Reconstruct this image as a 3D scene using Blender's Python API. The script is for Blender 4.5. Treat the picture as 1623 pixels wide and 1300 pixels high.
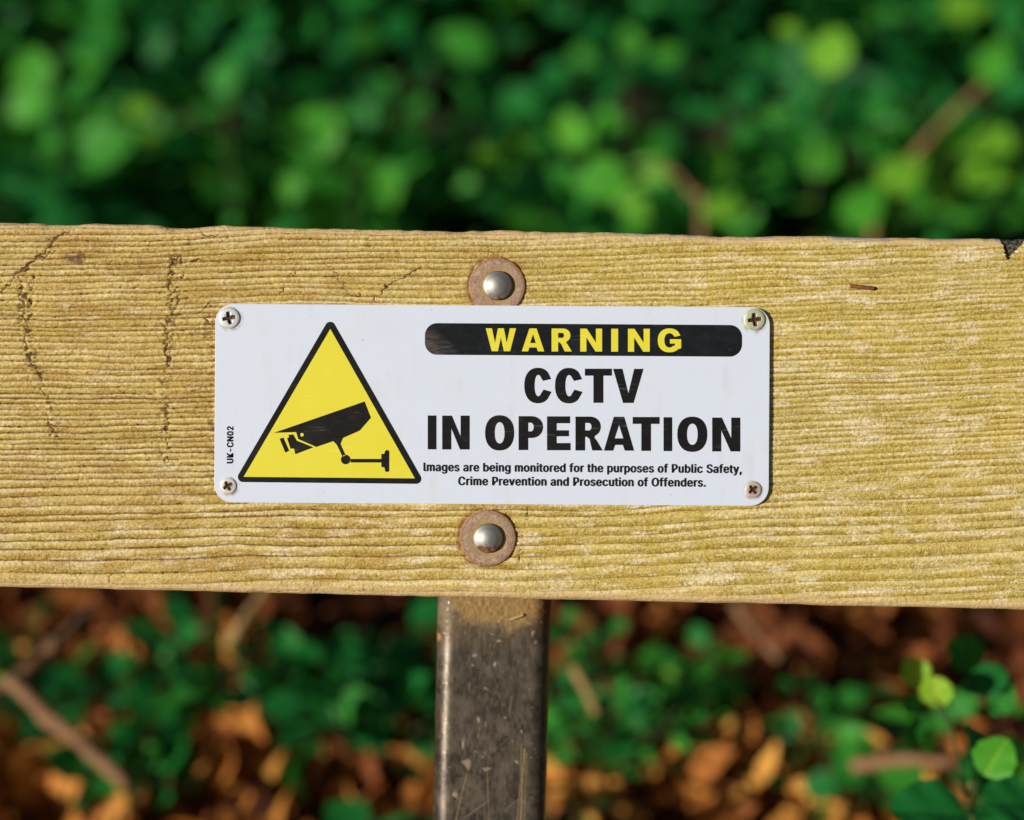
import bpy, bmesh, math, random
import numpy as np
from mathutils import Vector, Matrix, Quaternion

for o in list(bpy.data.objects):
    bpy.data.objects.remove(o)
scene = bpy.context.scene
COL = scene.collection
R = math.radians

# ------------------------------------------------------------------ frame of the rail
# The rail leans back a little. u = along it, v = up its face, w = out of its face.
LEAN = R(12)
O = Vector((0, 0, 0.55))
AU = Vector((1, 0, 0))
AV = Vector((0, math.sin(LEAN), math.cos(LEAN)))
AW = Vector((0, -math.cos(LEAN), math.sin(LEAN)))
F = Matrix(((AU.x, AV.x, AW.x, O.x), (AU.y, AV.y, AW.y, O.y), (AU.z, AV.z, AW.z, O.z), (0, 0, 0, 1)))
DIST = 0.60            # camera to the face of the rail
S = 0.000228           # metres on the rail's face per unit of the measured drawing (1623 x 1300)


def U(x): return (x - 811.5) * S
def V(y): return (650 - y) * S


def at(x, y, d):
    """point of the world seen along that direction at depth d from the camera"""
    k = d / DIST
    return F @ Vector((U(x) * k, V(y) * k, DIST - d))


# ------------------------------------------------------------------ camera
cam = bpy.data.cameras.new('camera')
cam.sensor_width = 36
cam.lens = 36 * DIST / (1623 * S)
cam.clip_start = 0.02
cam.clip_end = 2000
cam.dof.use_dof = True
cam.dof.focus_distance = DIST - 0.001
cam.dof.aperture_fstop = cam.lens / 15.0
cam.dof.aperture_blades = 0
co = bpy.data.objects.new('camera', cam)
COL.objects.link(co)
co.matrix_world = F @ Matrix.Translation((0, 0, DIST))
scene.camera = co

# ------------------------------------------------------------------ sky and sun
TOSUN = (AU * -0.77 + AV * 0.035 + AW * 0.64).normalized()
elev = math.asin(TOSUN.z)
azim = math.atan2(TOSUN.x, TOSUN.y)
wd = bpy.data.worlds.new('World')
scene.world = wd
wd.use_nodes = True
nt = wd.node_tree
bg = nt.nodes['Background']
sky = nt.nodes.new('ShaderNodeTexSky')
sky.sky_type = 'NISHITA'
sky.sun_disc = False
sky.sun_elevation = elev
sky.sun_rotation = azim
nt.links.new(sky.outputs[0], bg.inputs[0])
bg.inputs[1].default_value = 0.055
sl = bpy.data.lights.new('sun', 'SUN')
sl.energy = 4.4
sl.angle = R(0.5)
sl.color = (1.0, 0.945, 0.86)
so = bpy.data.objects.new('sun', sl)
COL.objects.link(so)
so.rotation_euler = TOSUN.to_track_quat('Z', 'Y').to_euler()
so.location = (-3, -3, 3)
scene.view_settings.view_transform = 'Standard'
scene.view_settings.look = 'None'
scene.view_settings.exposure = 0.0
scene.view_settings.gamma = 1.0
scene.view_settings.use_curve_mapping = False
scene.cycles.use_denoising = True
scene.cycles.max_bounces = 8


# ------------------------------------------------------------------ helpers
def tag(o, label=None, cat=None, group=None, kind=None):
    if label: o['label'] = label
    if cat: o['category'] = cat
    if group: o['group'] = group
    if kind: o['kind'] = kind
    return o


def link(name, data, parent=None, mat=None, matrix=None):
    o = bpy.data.objects.new(name, data)
    COL.objects.link(o)
    if parent is not None:
        o.parent = parent
    if mat is not None and data is not None:
        data.materials.clear()
        data.materials.append(mat)
    if matrix is not None:
        if parent is None:
            o.matrix_world = matrix
        else:
            o.matrix_local = matrix
    return o


def np_mesh(name, co_, quads, attrs=None, smooth=True):
    """mesh from numpy arrays; quads (n,4) or tris (n,3)"""
    me = bpy.data.meshes.new(name)
    co_ = np.asarray(co_, np.float32)
    quads = np.asarray(quads, np.int32)
    k = quads.shape[1]
    me.vertices.add(len(co_))
    me.vertices.foreach_set('co', co_.ravel())
    me.loops.add(quads.size)
    me.loops.foreach_set('vertex_index', quads.ravel())
    me.polygons.add(len(quads))
    me.polygons.foreach_set('loop_start', np.arange(0, quads.size, k, dtype=np.int32))
    me.polygons.foreach_set('loop_total', np.full(len(quads), k, np.int32))
    me.polygons.foreach_set('use_smooth', np.full(len(quads), smooth, bool))
    for n, a in (attrs or {}).items():
        at_ = me.attributes.new(n, 'FLOAT', 'POINT')
        at_.data.foreach_set('value', np.asarray(a, np.float32).ravel())
    me.update(calc_edges=True)
    me.validate()
    return me


def py_mesh(name, verts, faces, smooth=False):
    me = bpy.data.meshes.new(name)
    me.from_pydata(verts, [], faces)
    me.polygons.foreach_set('use_smooth', [smooth] * len(me.polygons))
    me.update()
    return me


_tab = np.random.RandomState(5).rand(512, 512).astype(np.float32)


def vn(x, y, seed=0):
    """smooth value noise 0..1"""
    x = np.asarray(x, np.float64) + seed * 37.13
    y = np.asarray(y, np.float64) + seed * 17.77
    xi = np.floor(x).astype(int); yi = np.floor(y).astype(int)
    fx = x - xi; fy = y - yi
    fx = fx * fx * (3 - 2 * fx); fy = fy * fy * (3 - 2 * fy)
    g = lambda a, b: _tab[a % 512, b % 512]
    return ((g(xi, yi) * (1 - fx) + g(xi + 1, yi) * fx) * (1 - fy)
            + (g(xi, yi + 1) * (1 - fx) + g(xi + 1, yi + 1) * fx) * fy)


def fbm(x, y, seed=0, n=3):
    s = 0; a = 0.5; t = 0
    for i in range(n):
        s = s + a * vn(x * 2 ** i, y * 2 ** i, seed + i * 3); t += a; a *= 0.5
    return s / t


def sst(a, b, x):
    t = np.clip((x - a) / (b - a), 0, 1)
    return t * t * (3 - 2 * t)


def poly_dist(px, py, pts):
    """distance of every point to a polyline"""
    best = np.full(px.shape, 1e9)
    for (ax, ay), (bx, by) in zip(pts[:-1], pts[1:]):
        dx, dy = bx - ax, by - ay
        L = dx * dx + dy * dy + 1e-12
        t = np.clip(((px - ax) * dx + (py - ay) * dy) / L, 0, 1)
        best = np.minimum(best, np.hypot(px - ax - t * dx, py - ay - t * dy))
    return best


# ---- materials
class Mat:
    def __init__(self, name):
        self.m = bpy.data.materials.new(name)
        self.m.use_nodes = True
        self.t = self.m.node_tree
        self.b = self.t.nodes['Principled BSDF']
        self._tc = None

    def n(self, kind, **kw):
        nd = self.t.nodes.new(kind)
        for k, v in kw.items():
            setattr(nd, k, v)
        return nd

    def l(self, a, b):
        self.t.links.new(a, b)

    def set(self, inp, val):
        if hasattr(val, 'node'):
            self.l(val, self.b.inputs[inp])
        else:
            if isinstance(val, tuple) and len(val) == 3:
                val = val + (1,)
            self.b.inputs[inp].default_value = val

    def attr(self, name):
        nd = self.n('ShaderNodeAttribute'); nd.attribute_name = name
        return nd.outputs['Fac']

    def coord(self, scale=(1, 1, 1)):
        if self._tc is None:
            self._tc = self.n('ShaderNodeTexCoord')
        mp = self.n('ShaderNodeMapping')
        self.l(self._tc.outputs['Object'], mp.inputs[0])
        mp.inputs['Scale'].default_value = scale
        return mp.outputs[0]

    def noise(self, scale, detail=3, rough=0.55, stretch=(1, 1, 1), dist=0):
        nd = self.n('ShaderNodeTexNoise')
        self.l(self.coord(stretch), nd.inputs['Vector'])
        nd.inputs['Scale'].default_value = scale
        nd.inputs['Detail'].default_value = detail
        nd.inputs['Roughness'].default_value = rough
        nd.inputs['Distortion'].default_value = dist
        return nd.outputs['Fac']

    def ramp(self, fac, a, b, lo=0.0, hi=1.0):
        nd = self.n('ShaderNodeMapRange'); nd.clamp = True
        self.l(fac, nd.inputs[0])
        for i, v in zip((1, 2, 3, 4), (a, b, lo, hi)):
            nd.inputs[i].default_value = v
        return nd.outputs[0]

    def math(self, op, a, b=0.0):
        nd = self.n('ShaderNodeMath', operation=op)
        for i, v in enumerate((a, b)):
            if hasattr(v, 'node'): self.l(v, nd.inputs[i])
            else: nd.inputs[i].default_value = v
        return nd.outputs[0]

    def mix(self, fac, a, b, mode='MIX'):
        nd = self.n('ShaderNodeMix'); nd.data_type = 'RGBA'; nd.blend_type = mode
        for i, v in ((0, fac), (6, a), (7, b)):
            if hasattr(v, 'node'): self.l(v, nd.inputs[i])
            else:
                if isinstance(v, tuple) and len(v) == 3: v = v + (1,)
                nd.inputs[i].default_value = v
        return nd.outputs[2]

    def bump(self, h, strength=0.3, dist=0.0002):
        nd = self.n('ShaderNodeBump')
        nd.inputs['Strength'].default_value = strength
        nd.inputs['Distance'].default_value = dist
        self.l(h, nd.inputs['Height'])
        self.l(nd.outputs[0], self.b.inputs['Normal'])


# ------------------------------------------------------------------ ground: a bank that rises behind the rail
def bank(x, y):
    x = np.asarray(x, float); y = np.asarray(y, float)
    rise = np.where(y > 0.15, (y - 0.15) * 0.36, 0.0)
    top = 1.5
    rise = top * np.tanh(rise / top)
    near = np.exp(-(x ** 2 + (y - 1) ** 2) / 30.0)
    return rise + (0.05 * (fbm(x * 2.2 + 9, y * 2.2 + 4, 3) - 0.5) + 0.03 * (vn(x * 7, y * 7, 8) - 0.5)) * near


def hit(px, py):
    """where that direction meets the bank"""
    a = at(px, py, 0.0 + 1e-6); b = at(px, py, 1.0)
    d = b - a
    t = 0.5
    while t < 12:
        p = a + d * t
        if p.z < float(bank(p.x, p.y)):
            return p, t
        t += 0.004
    return p, t


def axis(vals):
    return np.unique(np.round(np.concatenate(vals), 4))


gx = axis([np.linspace(-2.2, 2.2, 150), np.array([-200, -120, -60, -30, -15, -8, -5, -3.5, -2.7, 2.7, 3.5, 5, 8, 15, 30, 60, 120, 200.])])
gy = axis([np.linspace(-0.6, 4.0, 155), np.array([-200, -120, -60, -30, -15, -8, -4, -2, -1.2, 4.6, 5.5, 7, 10, 15, 30, 60, 120, 200.])])
GX, GY = np.meshgrid(gx, gy)
GZ = bank(GX, GY)


def grid_quads(nr, nc, wrap=False):
    r = np.arange(nr - 1)[:, None]
    c = np.arange(nc if wrap else nc - 1)[None, :]
    c2 = (c + 1) % nc
    return np.stack([r * nc + c, r * nc + c2, (r + 1) * nc + c2, (r + 1) * nc + c], -1).reshape(-1, 4)


m = Mat('soil')
n1 = m.noise(9, 5, 0.65); n2 = m.noise(60, 4, 0.7)
c = m.mix(m.ramp(n1, 0.35, 0.65), (0.022, 0.012, 0.007), (0.055, 0.027, 0.013))
c = m.mix(m.ramp(n2, 0.45, 0.7, 0, 0.7), c, (0.11, 0.05, 0.02))
m.set('Base Color', c); m.set('Roughness', 0.95)
m.bump(n2, 0.8, 0.01)
gm = np_mesh('ground', np.stack([GX, GY, GZ], -1).reshape(-1, 3), grid_quads(len(gy), len(gx)))
tag(link('ground', gm, None, m.m), 'brown soil bank rising behind the wooden rail', kind='structure')


# ------------------------------------------------------------------ the wooden rail
def rail_edges(x):
    """top and bottom edge of the board, drawing units"""
    top = 352 + (378 - 352) * x / 1623.0
    bot = 931 + (968 - 931) * x / 1623.0
    return top, bot


def build_rail():
    ufine = np.arange(-0.196, 0.196, 0.00042)
    us = np.concatenate([-0.196 - np.geomspace(0.6, 0.0008, 45), ufine, 0.196 + np.geomspace(0.0008, 0.6, 45)])
    TH = 0.030; RAD = 0.0032
    # profile parameters: s from the back-bottom round the front to the back-top
    nf = 660; na = 10
    prof = []     # (kind, value)
    front = np.linspace(0, 1, nf)
    xs = us / S + 811.5
    tpx, bpx = rail_edges(xs)
    jt = (fbm(us * 55, us * 0 + 2.2, 1) - 0.5) * 0.0012 + (vn(us * 300, us * 0 + 7, 2) - 0.5) * 0.0005
    jb = (fbm(us * 35, us * 0 + 5.2, 4) - 0.5) * 0.0007 + (vn(us * 200, us * 0 + 3, 2) - 0.5) * 0.0003
    for cx, wd_, dp in ((290, 40, 0.0012), (1600, 16, 0.0006), (100, 30, 0.0004), (1180, 60, 0.0006), (640, 80, 0.0004)):
        jt -= dp * np.exp(-((xs - cx) / wd_) ** 2)
    vt = V(tpx) + jt; vb = V(bpx) + jb
    cols_v = []; cols_w = []; nrm_v = []; nrm_w = []; infront = []
    def add(v_, w_, nv, nw, f):
        cols_v.append(v_); cols_w.append(w_ + 0 * v_); nrm_v.append(nv); nrm_w.append(nw); infront.append(f)
    add(vb + 0.003, np.full_like(us, -TH), 0, -1, 0)
    for k in range(5):
        add(vb, np.full_like(us, -TH + 0.003 + (TH - 0.003 - RAD) * k / 5), -1, 0, 0)
    for k in range(na):
        a = math.pi / 2 * k / na
        add(vb + RAD * (1 - math.cos(a)), np.full_like(us, -RAD * (1 - math.sin(a))), -math.cos(a), math.sin(a), k / na)
    for t in front:
        add((vb + RAD) * (1 - t) + (vt - RAD) * t, np.zeros_like(us), 0, 1, 1)
    for k in range(1, na + 1):
        a = math.pi / 2 * (1 - k / na)
        add(vt - RAD * (1 - math.cos(a)), np.full_like(us, -RAD * (1 - math.sin(a))), math.cos(a), math.sin(a), 1 - k / na)
    for k in range(1, 6):
        add(vt, np.full_like(us, -RAD - (TH - 0.003 - RAD) * k / 5), 1, 0, 0)
    add(vt - 0.003, np.full_like(us, -TH), 0, -1, 0)
    Vv = np.array(cols_v); Ww = np.array(cols_w)
    Uu = np.broadcast_to(us, Vv.shape).copy()
    NV = np.array(nrm_v)[:, None]; NW = np.array(nrm_w)[:, None]
    FR = np.array(infront, float)[:, None] * np.ones_like(Vv)
    X = Uu / S + 811.5; Y = 650 - Vv / S
    um = Uu * 1000; vm = Vv * 1000
    # growth rings
    g = 0.0170 * um + 0.5 * 1.9e-4 * um * np.clip(um, -60, 400) * (0.75 + 0.35 * sst(500, 900, Y))
    wob = (fbm(um / 55, vm / 25, 11) - 0.5) * 3.0 + (vn(um / 22, vm / 9, 12) - 0.5) * 0.45
    r = vm - g + wob + ((vn(um / 3.4, vm / 1.1, 13) - 0.5) * 0.34 + (vn(um / 0.9, vm / 0.6, 19) - 0.5) * 0.16) * (1 - 0.5 * sst(700, 1300, X))
    rng = np.random.RandomState(21)
    bs = [-110.0]
    while bs[-1] < 110:
        q = bs[-1]
        base = 3.5 if q < -42 else (2.7 if q < -15 else 2.05)
        bs.append(q + base * rng.uniform(0.62, 1.32))
    bs = np.array(bs)
    idx = np.clip(np.searchsorted(bs, r) - 1, 0, len(bs) - 2)
    lo = bs[idx]; hi = bs[idx + 1]
    p = (hi - r) / (hi - lo)                # 0 at the top of a band, 1 at its bottom
    dd = np.minimum(np.abs(r - lo), np.abs(r - hi))
    ramp_ = rng.uniform(0.5, 1.0, len(bs))
    amp = ramp_[idx]
    left = 1 - sst(350, 1150, X)            # rougher towards the left
    brk = fbm(um / 14, r / 1.1, 17)
    fib = vn(um / 5.0, r / 0.33, 14)
    fib2 = vn(um / 1.6, r / 0.22, 15)
    mot = fbm(um / 0.9, vm / 0.75, 16, 3)
    gw = 0.16 + 0.10 * left
    groove = np.exp(-(dd / gw) ** 2) * amp * sst(0.24, 0.50, brk + 0.10 * left) * (0.66 + 0.34 * left)
    clot = sst(0.50, 0.68, fbm(um / 1.5, r / 0.75, 20)) * sst(0.25, 0.75, p) * sst(0.36, 0.6, fbm(um / 18, vm / 6, 22))
    pale = sst(0.02, 0.10, p) * (1 - sst(0.28, 0.62, p)) * sst(0.33, 0.7, fbm(um / 22, r / 2.2, 18))
    dark = np.clip(sst(0.30, 0.92, p) * (0.40 + 0.50 * amp) + 0.75 * clot * (0.5 + 0.5 * left), 0, 1)
    # wear and damage
    jx = (vn(X / 5, Y / 5, 31) - 0.5) * 9 + (vn(X / 14, Y / 12, 33) - 0.5) * 8
    jy = (vn(X / 6, Y / 6, 32) - 0.5) * 8
    PX, PY = X + jx, Y + jy
    crack = np.zeros_like(X)
    gate = sst(0.33, 0.5, fbm(X / 9, Y / 9, 35))
    for pts, wdt, gt in (
        ([(-10, 478), (18, 442), (42, 425), (66, 402), (90, 378), (113, 366)], 2.6, 0),
        ([(30, 430), (52, 414), (86, 398)], 1.2, 0),
        ([(34, 455), (30, 490), (42, 520), (38, 545)], 2.4, 1),
        ([(48, 470), (45, 500), (50, 520)], 1.4, 1),
        ([(40, 545), (52, 575), (60, 592), (58, 602)], 3.4, 1),
        ([(62, 605), (70, 620), (80, 630)], 1.5, 0),
        ([(52, 440), (46, 462)], 1.6, 1),
        ([(282, 405), (272, 420), (268, 446), (270, 480), (264, 505)], 2.6, 1),
        ([(285, 405), (284, 440), (276, 500)], 1.4, 1),
        ([(258, 515), (262, 540), (268, 582)], 2.2, 1),
        ([(266, 640), (262, 690), (264, 740)], 1.3, 1),
        ([(75, 655), (85, 690)], 2.2, 1),
        ([(590, 478), (612, 456), (640, 438), (668, 424)], 1.5, 0),
        ([(548, 462), (560, 470), (575, 466)], 1.5, 1),
        ([(518, 415), (535, 440), (552, 462)], 1.1, 0),
        ([(445, 470), (452, 445), (470, 430)], 1.2, 1),
        ([(290, 412), (330, 416), (380, 414)], 0.9, 1),
        ([(78, 376), (88, 384), (92, 380)], 1.2, 0),
        ([(60, 395), (62, 402)], 1.2, 0),
        ([(183, 905), (176, 922)], 1.3, 0),
        ([(820, 860), (826, 875), (822, 890)], 1.6, 1),
        ([(838, 805), (834, 830), (826, 850)], 1.1, 1),
        ([(330, 480), (322, 500), (335, 518)], 1.8, 1),
        ([(300, 625), (330, 612)], 1.5, 1),
        ([(315, 362), (322, 370), (345, 372)], 1.2, 0),
    ):
        d_ = poly_dist(PX, PY, pts)
        crack = np.maximum(crack, np.exp(-(d_ / (wdt * 0.72)) ** 2) * (gate if gt else 1))
    # pecked band of broken fibres around the cracks on the left
    band = np.zeros_like(X)
    for pts, wdt in (([(38, 450), (40, 520), (55, 600)], 16), ([(275, 405), (262, 600), (262, 720)], 12), ([(75, 640), (90, 700)], 12)):
        band = np.maximum(band, np.exp(-(poly_dist(X, Y, pts) / wdt) ** 2))
    peck = band * sst(0.60, 0.72, vn(X / 4.0, Y / 3.2, 36))
    crack = np.maximum(crack, peck * 0.68)
    rim = np.exp(-(poly_dist(X, Y, [(342, 490), (330, 520), (335, 600), (338, 760)]) / 14) ** 2) * sst(0.5, 0.7, vn(X / 5, Y / 4, 37))
    crack = np.maximum(crack, rim * 0.5)
    for cx, cy in ((788, 453), (773.2, 852.8)):
        dr_ = np.hypot(X - cx, Y - cy)
        ra = np.abs(dr_ - 46.5 + 3 * (vn(X / 5, Y / 5, 39) - 0.5))
        crush = np.exp(-(ra / 1.9) ** 2) * sst(0.42, 0.6, vn(X / 9 + cx, Y / 9, 40) + 0.22 * ((X < cx) | (Y > cy)))
        crack = np.maximum(crack, 0.55 * crush)
        stain_ = np.exp(-((dr_ - 46) / 6) ** 2) * sst(0.45, 0.65, vn(X / 12, Y / 12 + cy, 44))
        rust_ = stain_ if cx == 788 else np.maximum(rust_, stain_)
    # dark pits scattered along the grooves
    pits = sst(0.80, 0.88, vn(um / 1.3, r / 0.55, 38)) * np.exp(-(dd / 0.5) ** 2) * left
    crack = np.maximum(crack, pits * 0.7)
    stain = np.exp(-((PX - 118) / 17) ** 4 - ((PY - 409) / 6.5) ** 4)
    stain = np.maximum(stain, 0.8 * np.exp(-((PX - 272) / 5) ** 2 - ((PY - 361) / 6) ** 2))
    # charred notch at the top edge
    nx, ny = X - 1604, Y - 397
    notch = ((nx > -11 + 0.25 * ny + (vn(Y / 3, X * 0, 5) - .5) * 4) & (nx < 13 - 0.85 * (ny + 6) + (vn(Y / 2, X * 0, 6) - .5) * 9) & (ny < 14)).astype(float)
    notch *= sst(-30, -24, ny)
    bl = sst(0.53, 0.84, fbm(um / 10.0, r / 1.5, 41, 2)) * 0.8 + 0.6 * sst(0.72, 0.95, vn(um / 6.0, r / 0.8, 42))
    bl = np.clip(bl, 0, 1) * (0.35 + 0.65 * sst(300, 900, X + 2.0 * (Y - 650)))
    for cx, cy, rx, ry in ((107, 486, 7, 6), (215, 492, 20, 5), (16, 716, 3, 6), (190, 838, 16, 6), (60, 722, 14, 4), (175, 710, 16, 4)):
        bl = np.maximum(bl, np.exp(-((PX - cx) / rx) ** 2 - ((PY - cy) / ry) ** 2) * 0.9)
    tpx2 = np.broadcast_to(tpx, X.shape); bpx2 = np.broadcast_to(bpx, X.shape)
    ed = np.minimum(Y - tpx2, bpx2 - Y)
    enoise = fbm(X / 60, Y / 8, 43)
    edge = 1 - sst(6, 20, ed + 16 * (enoise - 0.5))
    grey = (1 - sst(2, 9, (Y - tpx2) + 10 * (fbm(X / 40, Y / 20, 45) - .5))) * sst(850, 1250, X) * sst(0.36, 0.5, fbm(X / 50, X * 0, 46))
    # relief, in mm
    h = (0.5 - p) * 0.30 * (0.5 + 0.5 * amp) * (0.55 + 0.45 * left)
    h += -0.42 * groove + (fib - 0.5) * 0.16 + (fib2 - 0.5) * 0.08 + (mot - 0.5) * 0.34 - 0.14 * clot
    h += (fbm(um / 12, vm / 8, 51) - 0.5) * 0.5
    h -= 0.42 * crack + 1.2 * notch - 0.35 * stain
    h += band * (vn(X / 7, Y / 5, 52) - 0.5) * 0.7
    h *= FR
    h = np.where(FR > 0, h, 0) - 0.25 * FR
    # keep the wood just below the sign plate and the washers
    hm = h / 1000
    Vv = Vv + NV * hm; Ww = Ww + NW * hm
    P = np.stack([Uu, Vv, Ww], -1)
    n_r, n_c = Vv.shape
    q = grid_quads(n_r, n_c, False)
    # close the back
    cc = np.arange(n_c - 1)
    back = np.stack([(n_r - 1) * n_c + cc, (n_r - 1) * n_c + cc + 1, cc + 1, cc], -1)
    q = np.concatenate([q, back])
    P = P.reshape(-1, 3)
    at_ = dict(pale=pale, dark=dark, groove=groove * FR, crack=crack, bleach=bl, edge=edge, grey=grey, stain=stain,
               char=notch, rust=rust_, mottle=mot, side=left)
    me = np_mesh('wooden_rail', P, q, at_)
    # end caps
    bm = bmesh.new(); bm.from_mesh(me)
    bm.verts.ensure_lookup_table()
    for c0 in (0, n_c - 1):
        vs = [bm.verts[r_ * n_c + c0] for r_ in range(n_r)]
        try: bm.faces.new(vs if c0 else vs[::-1])
        except ValueError: pass
    bm.normal_update()
    bm.to_mesh(me); bm.free()
    return me


m = Mat('weathered_wood')
mot = m.noise(900, 3, 0.7); mot2 = m.noise(2200, 2, 0.6); big = m.noise(14, 3, 0.5, (1, 2.2, 1)); mid = m.noise(120, 3, 0.6, (0.35, 1, 1))
fibr = m.noise(1400, 2, 0.6, (0.10, 1, 1))
base = m.mix(m.ramp(big, 0.35, 0.65), (0.68, 0.53, 0.125), (0.68, 0.56, 0.20))
base = m.mix(m.math('MULTIPLY', m.attr('side'), 0.8), base, (0.73, 0.54, 0.20))
base = m.mix(m.ramp(fibr, 0.3, 0.7, 0, 0.45), base, (0.52, 0.365, 0.06))
base = m.mix(m.math('MULTIPLY', m.attr('dark'), m.ramp(mot, 0.36, 0.58, 0.25, 1.0)), base, (0.32, 0.205, 0.018))
base = m.mix(m.math('MULTIPLY', m.ramp(mot2, 0.48, 0.62, 0, 0.8), m.ramp(mid, 0.36, 0.58, 0.25, 1)), base, (0.25, 0.155, 0.012))
base = m.mix(m.math('MULTIPLY', m.ramp(mot2, 0.46, 0.34, 0, 0.55), m.ramp(fibr, 0.4, 0.6, 0.2, 1)), base, (0.85, 0.68, 0.30))
base = m.mix(m.math('MULTIPLY', m.math('MULTIPLY', m.attr('side'), m.ramp(mid, 0.45, 0.65)), 0.45), base, (0.40, 0.20, 0.036))
base = m.mix(m.math('MULTIPLY', m.attr('pale'), m.ramp(mot, 0.62, 0.36, 0.25, 0.95)), base, (0.86, 0.70, 0.37))
base = m.mix(m.math('MULTIPLY', m.attr('bleach'), m.ramp(mot, 0.66, 0.40, 0.1, 1.0)), base, (0.90, 0.78, 0.55))
base = m.mix(m.math('MULTIPLY', m.attr('edge'), m.ramp(mid, 0.3, 0.6, 0.4, 0.9)), base, (0.76, 0.54, 0.27))
base = m.mix(m.math('MULTIPLY', m.attr('grey'), 0.85), base, (0.40, 0.35, 0.36))
base = m.mix(m.math('MULTIPLY', m.attr('groove'), m.ramp(mot, 0.3, 0.6, 0.75, 1.0)), base, (0.110, 0.042, 0.007))
base = m.mix(m.math('MULTIPLY', m.attr('stain'), 0.85), base, (0.13, 0.065, 0.05))
base = m.mix(m.math('MULTIPLY', m.attr('rust'), 0.7), base, (0.30, 0.12, 0.03))
base = m.mix(m.ramp(m.attr('crack'), 0.15, 0.75), base, (0.115, 0.052, 0.016))
base = m.mix(m.attr('char'), base, m.mix(m.ramp(mot, 0.45, 0.62), (0.022, 0.024, 0.020), (0.17, 0.15, 0.11)))
m.set('Base Color', base)
m.set('Roughness', 0.8); m.set('Specular IOR Level', 0.25)
m.bump(m.math('ADD', mot, m.math('MULTIPLY', fibr, 0.8)), 0.8, 0.0005)
wood = m.m
rail = link('wooden_rail', build_rail(), None, wood, F)
tag(rail, 'weathered yellow-brown timber rail with the warning sign screwed to it', 'rail')


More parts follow.
